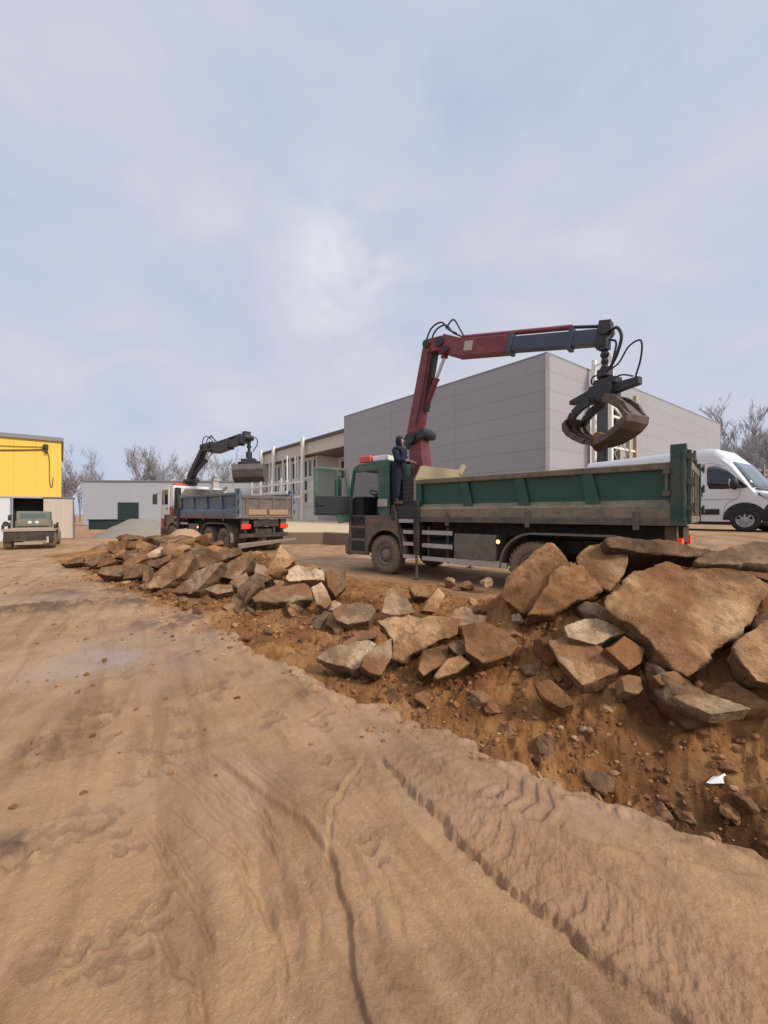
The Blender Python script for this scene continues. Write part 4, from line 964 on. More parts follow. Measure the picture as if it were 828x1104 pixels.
def grapple(root, F, c_world, yaw, roll):
    tipw = c_world
    mw = Matrix.Translation(c_world) @ Matrix.Rotation(yaw, 4, 'Z') @ Matrix.Rotation(roll, 4, 'Y')
    ang = math.atan2(F.d.y, F.d.x); inv = (Matrix.Translation(F.o) @ Matrix.Rotation(ang, 4, 'Z')).inverted()
    return inv @ mw @ Matrix.Scale(0.90, 4)
GC = Vector(((652-CX)/F_PX*8.30, 8.30, EYE+(HORIZ-416)/F_PX*8.30))      # top of the grab's centre block
mg = grapple(green, FG, GC, R(-62), R(3))
mg0 = grapple(green, FG, GC, R(-62), 0)
mb = MB()
for k in range(4): mb.ball((0, 0, 0.72-k*0.155), (0.085 if k % 2 else 0.11, 0.09, 0.095), 8, mg0)
mb.tube([(0, 0, 0.85), (0, 0, 0.05)], 0.06, 10, mg0); mb.box(-0.09, 0.09, -0.09, 0.09, 0.82, 1.18, mg0); mb.tube([(0, 0, 0.36), (0, 0, 0.20)], 0.17, 14, mg0); mb.tube([(0, 0, 0.12), (0, 0, -0.02)], 0.13, 12, mg0)
rot = mb.build('rotator', M['crane_dark'], green)
mb = MB(); mb.box(-0.26, 0.26, -0.22, 0.22, -0.36, 0.0, mg); mb.box(-0.20, 0.32, -0.14, 0.14, 0.0, 0.14, mg)
mb.beam((-0.86, 0, -0.24), (-0.2, 0, -0.12), 0.18, 0.10, 0.2, 0.24, mat=mg); mb.beam((0.2, 0, -0.12), (0.80, 0, -0.06), 0.18, 0.22, 0.15, 0.17, mat=mg)
for s in (-1, 1): mb.tube([(s*0.17, -0.26, -0.34), (s*0.17, 0.26, -0.34)], 0.08, 10, mg)
grab = mb.build('grapple', M['crane_dark'], green, bevel=0.012)
def jaw(s):
    """one half of the clam: two arms, then a curved shell ending in a cutting lip"""
    path = [(0.17, -0.34), (0.38, -0.42), (0.58, -0.58), (0.72, -0.80)]
    for w in (-0.26, 0.26):
        arm = MB()
        for a, b, h0, h1 in zip(path[:-1], path[1:], (0.20, 0.20, 0.19), (0.20, 0.19, 0.17)):
            arm.beam((s*a[0], w, a[1]), (s*b[0], w, b[1]), 0.10, h0, 0.10, h1, up=(0.3*s, 0, 1), mat=mg)
        arm.build('jaw_arm', M['crane_dark'] if s < 0 else M['grab'], grab, bevel=0.01)
    sh = MB()
    cur = [(0.66, -0.66), (0.80, -0.80), (0.78, -0.95), (0.66, -1.10), (0.47, -1.23), (0.25, -1.34), (0.03, -1.40)]
    wd = [0.36, 0.41, 0.42, 0.42, 0.40, 0.36, 0.28]
    if s > 0: cur = [(0.34, -0.38), (0.52, -0.51)]+cur; wd = [0.24, 0.32]+wd
    for i in range(len(cur)-1):
        (x0, z0), (x1, z1) = cur[i], cur[i+1]; w0, w1 = wd[i], wd[i+1]
        dx, dz = x1-x0, z1-z0; ln_ = math.hypot(dx, dz); nx, nz = -abs(dz)/ln_*0.035, (abs(dx) if x1 < x0 else -abs(dx))/ln_*0.035
        vs = [(s*x0, -w0, z0), (s*x0, w0, z0), (s*x1, w1, z1), (s*x1, -w1, z1), (s*(x0+nx), -w0, z0+nz), (s*(x0+nx), w0, z0+nz), (s*(x1+nx), w1, z1+nz), (s*(x1+nx), -w1, z1+nz)]
        sh.add(vs, [(0, 1, 2, 3), (7, 6, 5, 4), (0, 4, 5, 1), (2, 6, 7, 3), (1, 5, 6, 2), (3, 7, 4, 0)], False, mg)
    for w in (-0.45, -0.15, 0.15, 0.45):
        for i in range(len(cur)-6, len(cur)-1):
            (x0, z0), (x1, z1) = cur[i], cur[i+1]
            sh.prism([(s*x0, z0), (s*(x0-0.10), z0+0.09), (s*(x1-0.09), z1+0.10), (s*x1, z1)], w*wd[i]/0.47-0.02, w*wd[i]/.47+0.02, 'Y', mg)
    sh.build('jaw', M['grab'], grab, bevel=0.006)
jaw(-1); jaw(1)
mb = MB()
tl = mg0
mb.tube([tl @ Vector(p) for p in smoothpts([(0.08, 0, 1.15), (0.30, -.05, 1.22), (0.42, -.05, 0.98), (0.32, -.05, 0.62), (0.16, -.05, 0.36)])], 0.032, 7)
mb.tube([tl @ Vector(p) for p in smoothpts([(0.08, 0.05, 1.05), (0.24, .05, 0.92), (0.16, .05, 0.55), (0.13, .05, 0.30)])], 0.022, 6)
mb.tube([tl @ Vector(p) for p in smoothpts([(0.05, -.1, 0.28), (0.38, -.12, 0.36), (0.62, -.12, 0.66), (0.86, -.1, 0.70), (0.84, -.06, 0.36), (0.70, -.02, -0.02)])], 0.018, 6)
mb.tube([tl @ Vector(p) for p in smoothpts([(0.2, -.1, 0.06), (0.45, -.10, 0.10), (0.66, -.03, 0.02)])], 0.016, 6)
mb.tube([tl @ Vector(p) for p in smoothpts([(-0.05, -.1, 0.26), (-0.22, -.12, 0.24), (-0.24, -.12, 0.10), (-.1, -.1, 0.04)])], 0.016, 6)
mb.build('grapple_hose', M['hose'], grab)

# the blue truck ------------------------------------------------------
BD = Vector((0.738, -0.675)).normalized(); BO = (-5.68-7.0*BD.x, 15.6-7.0*BD.y, 0.0)
l, rz = truck_frame(BO, BD)
blue = empty('tipper_truck', l, rz, 'blue sided tipper truck with white and red cab and black crane', 'truck', 'tipper trucks with loading cranes')
make_truck(blue, dict(cab='white_cab', lower='greysteel', bumper='red_cab', belt='red_cab', bed='blue', toprail='blue', ledge='blue', rail='greysteel', head='greysteel', tail='greysteel', post='blue', ledge_tail=True), False, axles=(4.25, 5.65), bed=(1.07, 7.0), tail_z=2.62)
mb = MB(); mb.box(-1.05, -0.55, 0.4, 1.5, 3.07, 3.24); mb.build('beacon', M['beacon'], blue, bevel=0.03)
mb = MB(); mb.box(0.35, 0.6, 1.9, 2.2, 1.85, 3.4); mb.box(0.3, 0.65, 1.9, 2.3, 3.4, 3.5); mb.build('exhaust_stack', M['pale_slat'], blue)
mb = MB(); mb.box(0.30, 0.95, 1.75, 2.45, 1.86, 2.95); mb.build('operator_cabin', M['white_cab'], blue, bevel=.05)
FB = Loc(BO, BD)
crane(blue, FB, 1.25, dict(col='crane_dark', boom='crane_dark', jib='crane_dark', ext='crane_dark'),
      dict(base=(205, 528), collar=(206, 519), pivot=(206, 515), top=(221, 482), knuckle=(228, 481), jib0=(234, 484), jib1=(266, 473), cyl0=(212, 509), cyl1=(229, 488), tip=(268, 472)), 0.45)
BC = Vector(((268.5-CX)/F_PX*18.1, 18.1, EYE+(HORIZ-498)/F_PX*18.1))
mb_ = grapple(blue, FB, BC, R(8), R(-3)); m0 = grapple(blue, FB, BC, R(8), 0)
mb = MB(); mb.tube([(0, 0, 1.1), (0, 0, 0.1)], 0.07, 10, m0); mb.tube([(0, 0, 0.5), (0, 0, 0.2)], 0.15, 10, m0); mb.tube([(0, 0, .85), (0, 0, .7)], 0.11, 8, m0)
mb.tube([m0 @ Vector(p) for p in smoothpts([(0.0, -.05, 1.1), (0.35, -.1, 1.2), (0.42, -.1, 0.9), (0.2, -.1, 0.5)])], 0.022, 6); mb.build('rotator', M['crane_dark'], blue)
mb = MB(); mb.box(-0.34, 0.34, -0.3, 0.3, -0.18, 0.14, mb_); mb.box(-0.55, 0.55, -0.08, 0.08, -0.1, 0.02, mb_); bg_ = mb.build('grab_bucket', M['crane_dark'], blue, bevel=.02)
for s in (-1, 1):
    mb = MB(); pf = [(s*0.004, -0.12), (s*0.52, -0.16), (s*0.60, -0.42), (s*0.46, -0.80), (s*0.22, -0.98), (s*0.004, -1.03)]
    mb.prism(pf, -0.74, 0.74, 'X', mb_); mb.build('jaw', M['clam'], bg_, bevel=0.02)

# ------------------------------------------------------------------ white van
def make_van():
    h = Vector((0.53, -0.848)); ang = math.atan2(h.y, h.x)
    root = empty('panel_van', (12.22, 11.735, 1.075), ang, 'white high roofed panel van parked behind the tail of the green truck', 'van')
    tops = [(-5.98, 2.54), (-5.9, 2.62), (-1.95, 2.66), (-1.72, 2.62), (-1.34, 2.22), (-1.28, 2.16), (-0.72, 1.30), (-0.64, 1.25), (-0.30, 1.08), (-0.08, 0.93), (-0.01, 0.74), (0.0, 0.6)]
    tx, tz = [a for a, b in tops], [b for a, b in tops]
    ztop = lambda x: float(np.interp(x, tx, tz))
    plan = lambda x: 1.02*float(np.interp(x, [-6, -5.9, -1.2, -0.6, -0.25, -0.08, 0.0], [0.97, 1.0, 1.0, 0.985, 0.93, 0.86, 0.80]))
    def hw(x, z):
        w = plan(x)
        if z > 1.05: w *= 1-0.085*((z-1.05)/1.45)**1.6
        if z < 0.55: w *= 1-0.04*((0.55-z)/0.3)
        return w
    zb = 0.30
    xs = sorted(set([round(v, 3) for v in np.linspace(-5.98, 0, 90)] + tx))
    NS, NT = 22, 10
    vs = []; fs = []; ring = 2*(NS+1)+NT*2-1
    for x in xs:
        zt = ztop(x); pr = []; rc = min(0.16, (zt-zb)*0.3)
        for i in range(NS+1):
            z = zb+(zt-rc-zb)*i/NS; pr.append((-hw(x, z), z))
        we = hw(x, zt-rc); tp = []
        for i in range(1, NT*2):
            q = i/(NT*2); s = -1+2*q
            yy = s*we; e = max(0.0, 1-(1-abs(s))*we/rc) if (1-abs(s))*we < rc else 0.0
            zz = zt-rc+rc*math.sqrt(max(0, 1-e*e)) if e > 0 else zt
            tp.append((yy, zz))
        full = pr+tp+[(-a, b) for a, b in reversed(pr)]
        vs += [(x, a, b) for a, b in full]
    k = len(full)
    for i in range(len(xs)-1):
        for j in range(k-1): fs.append((i*k+j, i*k+j+1, (i+1)*k+j+1, (i+1)*k+j))
        fs.append((i*k+k-1, i*k, (i+1)*k, (i+1)*k+k-1))
    fs.append(tuple(range(k))); fs.append(tuple((len(xs)-1)*k+j for j in range(k-1, -1, -1)))
    mb = MB(); mb.add(vs, fs, True); bo = mb.build('body', M['white'], root)
    bo.modifiers.new('split', 'EDGE_SPLIT').split_angle = R(38)
    def patch(name, poly, mat, mode='side', off=0.006, parent=bo, cuts=3, sides=(-1, 1)):
        bm = bmesh.new()
        for s in (sides if mode == 'side' else (1,)):
            vv = [bm.verts.new((p[0], s*2, p[1])) if mode == 'side' else bm.verts.new((p[1], p[0], 3)) for p in poly]
            bm.faces.new(vv)
        bmesh.ops.triangulate(bm, faces=bm.faces); bmesh.ops.subdivide_edges(bm, edges=bm.edges, cuts=cuts, use_grid_fill=True)
        for v in bm.verts:
            if mode == 'side':
                s = 1 if v.co.y > 0 else -1; v.co.y = s*(hw(v.co.x, v.co.z)+off)
            else: v.co.z = ztop(v.co.x)+off
        bmesh.ops.recalc_face_normals(bm, faces=bm.faces)
        me = bpy.data.meshes.new(name); bm.to_mesh(me); bm.free(); me.materials.append(M[mat])
        for p in me.polygons: p.use_smooth = True
        o = bpy.data.objects.new(name, me); COL.objects.link(o); o.parent = parent
        sl = o.modifiers.new('thick', 'SOLIDIFY'); sl.thickness = 0.004; sl.offset = 1
        return o
    wx = -0.95
    for sd_ in (-1, 1): patch('side_window', [(-1.82, 1.34), (-1.88, 1.48), (-1.90, 1.98), (-1.84, 2.06), (-1.66, 2.07), (-1.40, 1.92), (-0.88, 1.36), (-0.92, 1.33), (-1.5, 1.32)], 'glass_dark', sides=(sd_,))
    patch('windscreen', [(-0.88, -1.27), (0.88, -1.27), (0.96, -0.74), (-0.96, -0.74)], 'windscreen', 'top', 0.012)
    patch('wiper_panel', [(-0.93, -0.73), (0.93, -0.73), (0.90, -0.62), (-0.90, -0.62)], 'plastic_blk', 'top', 0.01)
    # panel joints: door and load-door outline
    def line(pts, nm='door_joint', r=0.006):
        for s in (-1, 1):
            m = MB(); P = smoothpts([(x, 0, z) for x, z in pts], 5); m.tube([(p.x, s*(hw(p.x, p.z)+0.001), p.z) for p in P], r, 5); m.build(nm, M['rooftrim'], bo)
    line([(-2.18, 0.52), (-2.18, 1.0), (-2.18, 1.6), (-2.16, 2.02), (-2.08, 2.13), (-1.76, 2.15), (-1.45, 2.02)])
    line([(-1.05, 1.25), (-1.10, 1.05), (-1.38, 0.85), (-1.46, 0.55)])
    line([(-2.30, 0.5), (-2.30, 1.2), (-2.30, 2.3)]); line([(-3.95, 0.5), (-3.95, 1.2), (-3.95, 2.3)]); line([(-2.32, 1.22), (-5.8, 1.22)], r=0.012)
    line([(-2.17, 1.0), (-1.12, 1.0)], r=0.008)
    patch('side_moulding', [(-2.27, 0.52), (-2.27, 0.70), (-1.56, 0.70), (-1.56, 0.52)], 'plastic_blk', off=0.014)
    patch('side_moulding', [(-4.2, 0.52), (-4.2, 0.70), (-2.36, 0.70), (-2.36, 0.52)], 'plastic_blk', off=0.014)
    patch('door_handle', [(-2.13, 1.10), (-2.13, 1.30), (-2.00, 1.30), (-2.00, 1.10)], 'plastic_blk', off=0.02, cuts=1)
    arcp = arch_poly(wx, 0.36, 0.53, 16, 0, 180); patch('wheel_arch', arcp, 'plastic_blk', off=0.012)
    arcp = arch_poly(-4.98, 0.36, 0.46, 16, 0, 180); patch('wheel_arch', arcp, 'plastic_blk', off=0.012)
    patch('front_bumper', [(-0.56, 0.31), (-0.56, 0.60), (-0.46, 0.80), (-0.30, 0.92), (-0.02, 0.74), (-0.005, 0.5), (-0.02, 0.31)], 'plastic_blk', off=0.014)
    m = MB(); m.box(-0.06, 0.035, -0.83, 0.83, 0.27, 0.60); m.box(-0.06, 0.02, -0.6, 0.6, 0.62, 0.80); m.build('grille', M['plastic_blk'], bo, bevel=0.02)
    patch('headlight', [(-0.42, 0.96), (-0.60, 1.10), (-0.62, 1.16), (-0.36, 1.06), (-0.20, 0.94), (-0.16, 0.86)], 'headlamp', off=0.012)
    patch('headlight_bezel', [(-0.40, 0.94), (-0.64, 1.10), (-0.66, 1.18), (-0.34, 1.08), (-0.18, 0.95), (-0.14, 0.84)], 'plastic_blk', off=0.006)
    for s in (-1, 1):
        m = MB(); m.box(-1.20, -1.02, s*1.03-0.06 if s > 0 else -1.30, 1.30 if s > 0 else -0.97, 1.36, 1.42); m.ball((-1.13, s*1.22, 1.46), (0.10, 0.13, 0.19), 12); mr = m.build('wing_mirror', M['plastic_blk'], root)
        m = MB(); m.ball((-1.245, s*1.22, 1.48), (0.02, 0.09, 0.13), 8); m.build('mirror_glass', M['headlamp'], mr)
    m = MB(); m.tube([(-1.75, 0.0, 2.2), (-1.95, 0.0, 2.52)], 0.008, 5); m.build('aerial', M['plastic_blk'], bo)
    sk = MB(); sk.box(-5.7, -0.3, -0.9, 0.9, 0.2, 0.33); sk.build('underbody', M['chassis'], root)
    for x in (wx, -4.98):
        for s in (-1, 1):
            w = MB(); r = 0.36; hwid = 0.105
            w.lathe([(-hwid*.5, r*.62), (-hwid, r*.72), (-hwid, r*.88), (-hwid*.7, r), (hwid*.7, r), (hwid, r*.88), (hwid, r*.72), (hwid*.5, r*.62)], (x, s*0.925, r), 36); wo = w.build('wheel', M['clean_rubber'], root)
            w = MB(); f = s*hwid
            w.lathe([(f*.5, r*.64), (f*.95, r*.61), (f*.8, r*.54), (f*.55, r*.40), (f*.9, r*.26), (f*1.0, r*.12), (f*1.0, 0.001)], (x, s*0.925, r), 30); ro = w.build('rim', M['alloy'], wo)
            w = MB()
            for k in range(8):
                a = 2*math.pi*k/8; c0 = (x+r*.22*math.cos(a), s*0.925+f*.93, r+r*.22*math.sin(a)); c1 = (x+r*.56*math.cos(a), s*0.925+f*.84, r+r*.56*math.sin(a))
                w.beam(c0, c1, 0.035, 0.02, 0.05, 0.02, up=(0, 1, 0))
            w.build('spoke', M['alloy'], wo)
            w = MB(); w.lathe([(f*.2, r*.56), (f*.25, 0.001)], (x, s*0.925, r), 20); w.build('brake_disc', M['black'], wo)
make_van()

# ------------------------------------------------------------------ old flatbed at the left
fv = empty('flatbed_truck', (-16.3, 18.2, 0.0), R(36), 'old green cabbed flatbed truck with wooden deck before the yellow building', 'truck'); fv.scale = (0.92, 0.92, 0.92); fv.location.x += 0.12
mb = MB(); mb.box(-1.0, 1.0, 0, 2.9, 0.92, 1.0); mb.box(-1.02, 1.02, -0.04, 0.0, 0.90, 1.02); mb.build('wooden_deck', M['wood'], fv)
mb = MB(); mb.box(-0.95, 0.95, 0.05, 0.2, 0.66, 0.915); mb.box(-0.5, -0.38, 0.1, 4.2, 0.5, 0.8); mb.box(0.38, 0.5, 0.1, 4.2, 0.5, 0.8); mb.box(-0.95, 0.95, 1.2, 2.8, 0.55, .9); mb.build('chassis', M['chassis'], fv)
mb = MB(); mb.box(-0.88, 0.62, 3.0, 4.3, 0.65, 1.40); mb.prism([(3.0, 1.40), (3.05, 1.90), (4.0, 1.90), (4.3, 1.40)], -0.84, 0.58, 'X'); cabo = mb.build('cab', M['sagegreen'], fv, bevel=0.04)
mb = MB(); mb.box(-0.66, 0.40, 2.985, 3.03, 1.43, 1.80); mb.build('rear_window', M['windscreen'], cabo)
mb = MB()
for x in (-0.28, 0.02): mb.ball((x, 2.93, 1.28), (0.11, 0.05, 0.10), 10)
mb.build('work_lamp', M['headlamp'], fv)
mb = MB(); mb.box(-0.8, 0.55, 2.92, 2.98, 1.1, 1.5); mb.build('headboard', M['sagegreen'], fv)
for x in (-0.82, 0.82):
    for y in (0.55, 3.75):
        w = MB(); w.lathe([(-0.16, 0.24), (-0.18, 0.3), (-0.15, 0.40), (-0.09, 0.44), (0.09, 0.44), (0.15, 0.40), (0.18, 0.3), (0.16, 0.24), (-.02, .1), (-0.16, 0.24)], (0, 0, 0), 22, Matrix.Translation((x, y, 0.44)) @ Matrix.Rotation(R(90), 4, 'Z'))
        w.build('wheel', M['rubber'], fv)
mb = MB(); mb.box(-0.55, 0.50, -0.10, -0.03, 0.24, 0.36); mb.build('rear_bumper', M['wood'], fv, bevel=.01)
mb = MB(); mb.box(-0.95, 0.95, -0.03, 0.03, 0.42, 0.86); mb.build('rear_board', M['chassis'], fv)
for x in (-0.97, 0.97):
    mb = MB(); mb.box(x-0.05, x+0.05, 0.02, 0.12, 1.0, 1.24); mb.box(x-.05, x+.05, 1.8, 1.9, 1.0, 1.3); mb.box(x-.03, x+.03, 0.1, 1.9, 1.14, 1.2)
    mb.build('stake', M['chassis'], fv)
mb = MB(); mb.box(0.66, 0.74, -0.06, -0.035, 0.3, 0.62); mb.build('number_plate', M['pale_slat'], fv)
mb = MB(); mb.tube([(-0.88, 2.95, 1.6), (-1.08, 2.95, 1.7), (-1.08, 2.95, 1.4)], .02, 5); mb.box(-1.16, -1.02, 2.9, 2.95, 1.4, 1.7); mb.build('mirror', M['black'], fv)

# ------------------------------------------------------------------ crane operator
def make_person():
    p = FG.o; w = (GO[0]+GD[0]*0.44+0.671*0.13, GO[1]+GD[1]*0.44+0.741*0.13, 1.86)
    root = empty('person', w, R(-30), 'person in navy hooded overalls standing at the crane levers behind the green cab', 'person')
    def skel(name, mat, J, edges, root_i, parent, sub=2):
        bm = bmesh.new(); L = bm.verts.layers.skin.verify(); vs = []
        for i, (c, r) in enumerate(J):
            v = bm.verts.new(c); v[L].radius = (r, r) if isinstance(r, (int, float)) else r; v[L].use_root = (i == root_i); vs.append(v)
        for a, b in edges: bm.edges.new((vs[a], vs[b]))
        me = bpy.data.meshes.new(name); bm.to_mesh(me); bm.free(); me.materials.append(M[mat])
        o = bpy.data.objects.new(name, me); COL.objects.link(o); o.parent = parent
        s = o.modifiers.new('skin', 'SKIN'); s.use_smooth_shade = True
        o.modifiers.new('sub', 'SUBSURF').levels = sub; o.modifiers['sub'].render_levels = sub
        return o
    J = [((0, 0, 0.96), (.145, .12)), ((0, 0, 1.14), (.14, .11)), ((0.005, 0, 1.34), (.16, .115)), ((-0.005, 0, 1.47), (.10, .085)), ((0.02, 0, 1.56), (.055, .055)), ((0.045, 0, 1.67), (.075, .09)), ((0.045, 0, 1.755), (.065, .075))]
    E = [(i, i+1) for i in range(6)]
    for s in (-1, 1):
        b = len(J)
        J += [((0, s*.10, 0.90), .095), ((0.03*s+.01, s*.11, 0.50), .066), ((0.02*s, s*.12, 0.10), .048), ((0.02*s+.09, s*.125, 0.05), .042), ((0.02*s+.19, s*.13, 0.035), .030)]
        E += [(0, b), (b, b+1), (b+1, b+2), (b+2, b+3), (b+3, b+4)]
        b = len(J)
        hx = 0.30 if s < 0 else 0.26
        J += [((-0.01, s*.185, 1.43), .068), ((0.03, s*.235, 1.17), .048), ((hx, s*.16, 1.13), .032), ((hx+.055, s*.15, 1.125), (.036, .022)), ((hx+.09, s*.147, 1.12), (.034, .018))]
        E += [(3, b), (b, b+1), (b+1, b+2), (b+2, b+3), (b+3, b+4)]
        # four fingers and a thumb curled over a lever
        for k in range(4):
            f = len(J); y0 = s*.147+(k-1.5)*.019; ln = (.9, 1.0, .95, .78)[k]
            J += [((hx+.105, y0, 1.122), .0088), ((hx+.105+.03*ln, y0, 1.112), .0082), ((hx+.105+.036*ln, y0, 1.085), .0075)]
            E += [(b+4, f), (f, f+1), (f+1, f+2)]
        f = len(J); J += [((hx+.06, s*.147-s*.035, 1.115), .0095), ((hx+.085, s*.147-s*.048, 1.098), .0085)]; E += [(b+3, f), (f, f+1)]
    body = skel('body', 'skin', J, E, 0, root, 2)
    m = MB(); m.add([(0.118, -.014, 1.675), (0.118, .014, 1.675), (0.115, 0, 1.72), (0.148, 0, 1.68)], [(0, 1, 3), (1, 2, 3), (2, 0, 3)]); m.build('nose', M['skin'], body)
    m = MB()
    for s in (-1, 1): m.ball((0.115, s*.030, 1.715), 0.009, 6)
    m.build('eye', M['hair'], body)
    m = MB(); m.box(0.112, 0.120, -.022, .022, 1.640, 1.648); m.build('mouth', M['crane_red'], body)
    C = [((0, 0, 0.96), (.185, .17)), ((0, 0, 1.14), (.185, .165)), ((0.005, 0, 1.34), (.20, .17)), ((-0.005, 0, 1.47), (.16, .13)), ((0.0, 0, 1.57), (.11, .105))]
    CE = [(i, i+1) for i in range(4)]
    for s in (-1, 1):
        b = len(C); C += [((0, s*.105, 0.88), .135), ((0.03*s+.01, s*.115, 0.50), .105), ((0.02*s, s*.125, 0.13), .092)]; CE += [(0, b), (b, b+1), (b+1, b+2)]
        b = len(C); hx = 0.30 if s < 0 else 0.26
        C += [((-0.01, s*.19, 1.42), .11), ((0.03, s*.24, 1.17), .085), ((hx-.02, s*.165, 1.133), .056)]; CE += [(3, b), (b, b+1), (b+1, b+2)]
    skel('overalls', 'navy', C, CE, 0, root, 2)
    # hood: shell round the head, open at the face
    bm = bmesh.new(); bmesh.ops.create_uvsphere(bm, u_segments=20, v_segments=14, radius=1)
    dele = [f for f in bm.faces if f.calc_center_median().x > 0.62 and -0.75 < f.calc_center_median().z < 0.62]
    bmesh.ops.delete(bm, geom=dele, context='FACES')
    for v in bm.verts: v.co = Vector((0.016+v.co.x*0.132+(-.03 if v.co.z > .6 else 0), v.co.y*0.122, 1.68+v.co.z*0.150 - (0.05 if v.co.z < -.5 else 0)))
    me = bpy.data.meshes.new('hood'); bm.to_mesh(me); bm.free(); me.materials.append(M['navy'])
    for q in me.polygons: q.use_smooth = True
    o = bpy.data.objects.new('hood', me); COL.objects.link(o); o.parent = root; o.modifiers.new('t', 'SOLIDIFY').thickness = 0.012
    for s in (-1, 1):
        m = MB(); m.ball((0.02*s+.07, s*.128, 0.055), (0.15, 0.056, 0.055), 10); m.tube([(0.02*s, s*.125, 0.04), (0.02*s, s*.125, 0.17)], 0.06, 10); m.build('boot', M['boot'], root)
make_person()

# ------------------------------------------------------------------ the rubble heap
def slab_mat(name, face, side, hi):
    m, t, b = new_mat(name)
    tc = N(t, 'ShaderNodeTexCoord').outputs['Object']
    oi = N(t, 'ShaderNodeObjectInfo').outputs['Random']
    at = N(t, 'ShaderNodeAttribute'); at.attribute_name = 'face'
    off = N(t, 'ShaderNodeVectorMath', operation='ADD'); cv = N(t, 'ShaderNodeCombineXYZ')
    r10 = maths(t, 'MULTIPLY', oi, 37.0)
    for i in range(3): t.links.new(r10, cv.inputs[i])
    t.links.new(tc, off.inputs[0]); t.links.new(cv.outputs[0], off.inputs[1]); vec = off.outputs[0]
    na = tex_noise(t, 2.2, 7, 0.62, vec, 0.4); nb = tex_noise(t, 11, 6, 0.65, vec); nc = tex_noise(t, 75, 3, 0.6, vec)
    f = ramp(t, na, [(0.36, [c*0.50 for c in face]), (0.49, face), (0.64, hi)])
    f = mixc(t, f, [c*0.48 for c in face], ramp(t, nb, [(0.50, 0.0), (0.66, 0.75)]))
    vo = N(t, 'ShaderNodeTexVoronoi'); vo.inputs['Scale'].default_value = 26; t.links.new(vec, vo.inputs['Vector'])
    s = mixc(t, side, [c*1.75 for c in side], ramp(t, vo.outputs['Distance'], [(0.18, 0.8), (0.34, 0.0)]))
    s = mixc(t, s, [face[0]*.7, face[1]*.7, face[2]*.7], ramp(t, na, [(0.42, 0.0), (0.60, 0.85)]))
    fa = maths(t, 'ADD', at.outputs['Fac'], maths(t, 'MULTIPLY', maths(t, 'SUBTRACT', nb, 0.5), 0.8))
    nd = tex_noise(t, 1.5, 6, 0.6, vec, 0.8)
    f = mixc(t, f, (0.205, 0.088, 0.033), ramp(t, nd, [(0.48, 0.0), (0.60, 0.75)]))
    cr_ = tex_noise(t, 30, 5, 0.7, vec); f = mixc(t, f, [min(1, c*1.7) for c in hi], ramp(t, cr_, [(0.62, 0.0), (0.72, 0.55)]))
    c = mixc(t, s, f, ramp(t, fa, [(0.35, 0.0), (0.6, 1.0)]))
    v = maths(t, 'ADD', 0.86, maths(t, 'MULTIPLY', oi, 0.26))
    sv = N(t, 'ShaderNodeVectorMath', operation='SCALE'); t.links.new(c, sv.inputs[0]); t.links.new(v, sv.inputs['Scale'])
    t.links.new(sv.outputs[0], b.inputs['Base Color']); b.inputs['Roughness'].default_value = 0.92; b.inputs['Specular IOR Level'].default_value = 0.25
    hh = maths(t, 'ADD', maths(t, 'MULTIPLY', nb, 0.75), maths(t, 'MULTIPLY', nc, 0.35)); bump(t, b, hh, 1.0, 0.035)
    return m
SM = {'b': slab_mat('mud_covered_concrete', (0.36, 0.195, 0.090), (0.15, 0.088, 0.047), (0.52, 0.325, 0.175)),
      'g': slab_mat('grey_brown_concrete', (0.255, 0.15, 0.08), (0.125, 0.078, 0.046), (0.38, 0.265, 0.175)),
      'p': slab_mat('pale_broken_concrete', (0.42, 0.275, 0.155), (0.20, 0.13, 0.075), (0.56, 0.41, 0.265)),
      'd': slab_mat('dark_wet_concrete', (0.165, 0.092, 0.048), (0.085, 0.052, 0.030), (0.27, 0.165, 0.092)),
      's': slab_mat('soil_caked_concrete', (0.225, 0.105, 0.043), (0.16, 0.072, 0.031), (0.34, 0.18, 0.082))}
ST_X = np.linspace(0, 1, 4)
def ray(px, py): return Vector(((px-CX)/F_PX, 1.0, (HORIZ-py)/F_PX))
def heap_hit(px, py, vmax=5.0):
    d = ray(px, py); Y = np.concatenate([np.arange(1.2, 8, 0.02), np.arange(8, 40, 0.05)])
    X = d.x*Y; Z = EYE+d.z*Y; h = terrain(X, Y, False); v = VX*X+VY*Y
    k = np.where((Z < h) | (v > vmax))[0]; i = int(k[0]) if len(k) else len(Y)-1
    return Vector((X[i], Y[i], Z[i])), bool(Z[i] < h[i])
GROUP = 'broken concrete slabs in the rubble heap'
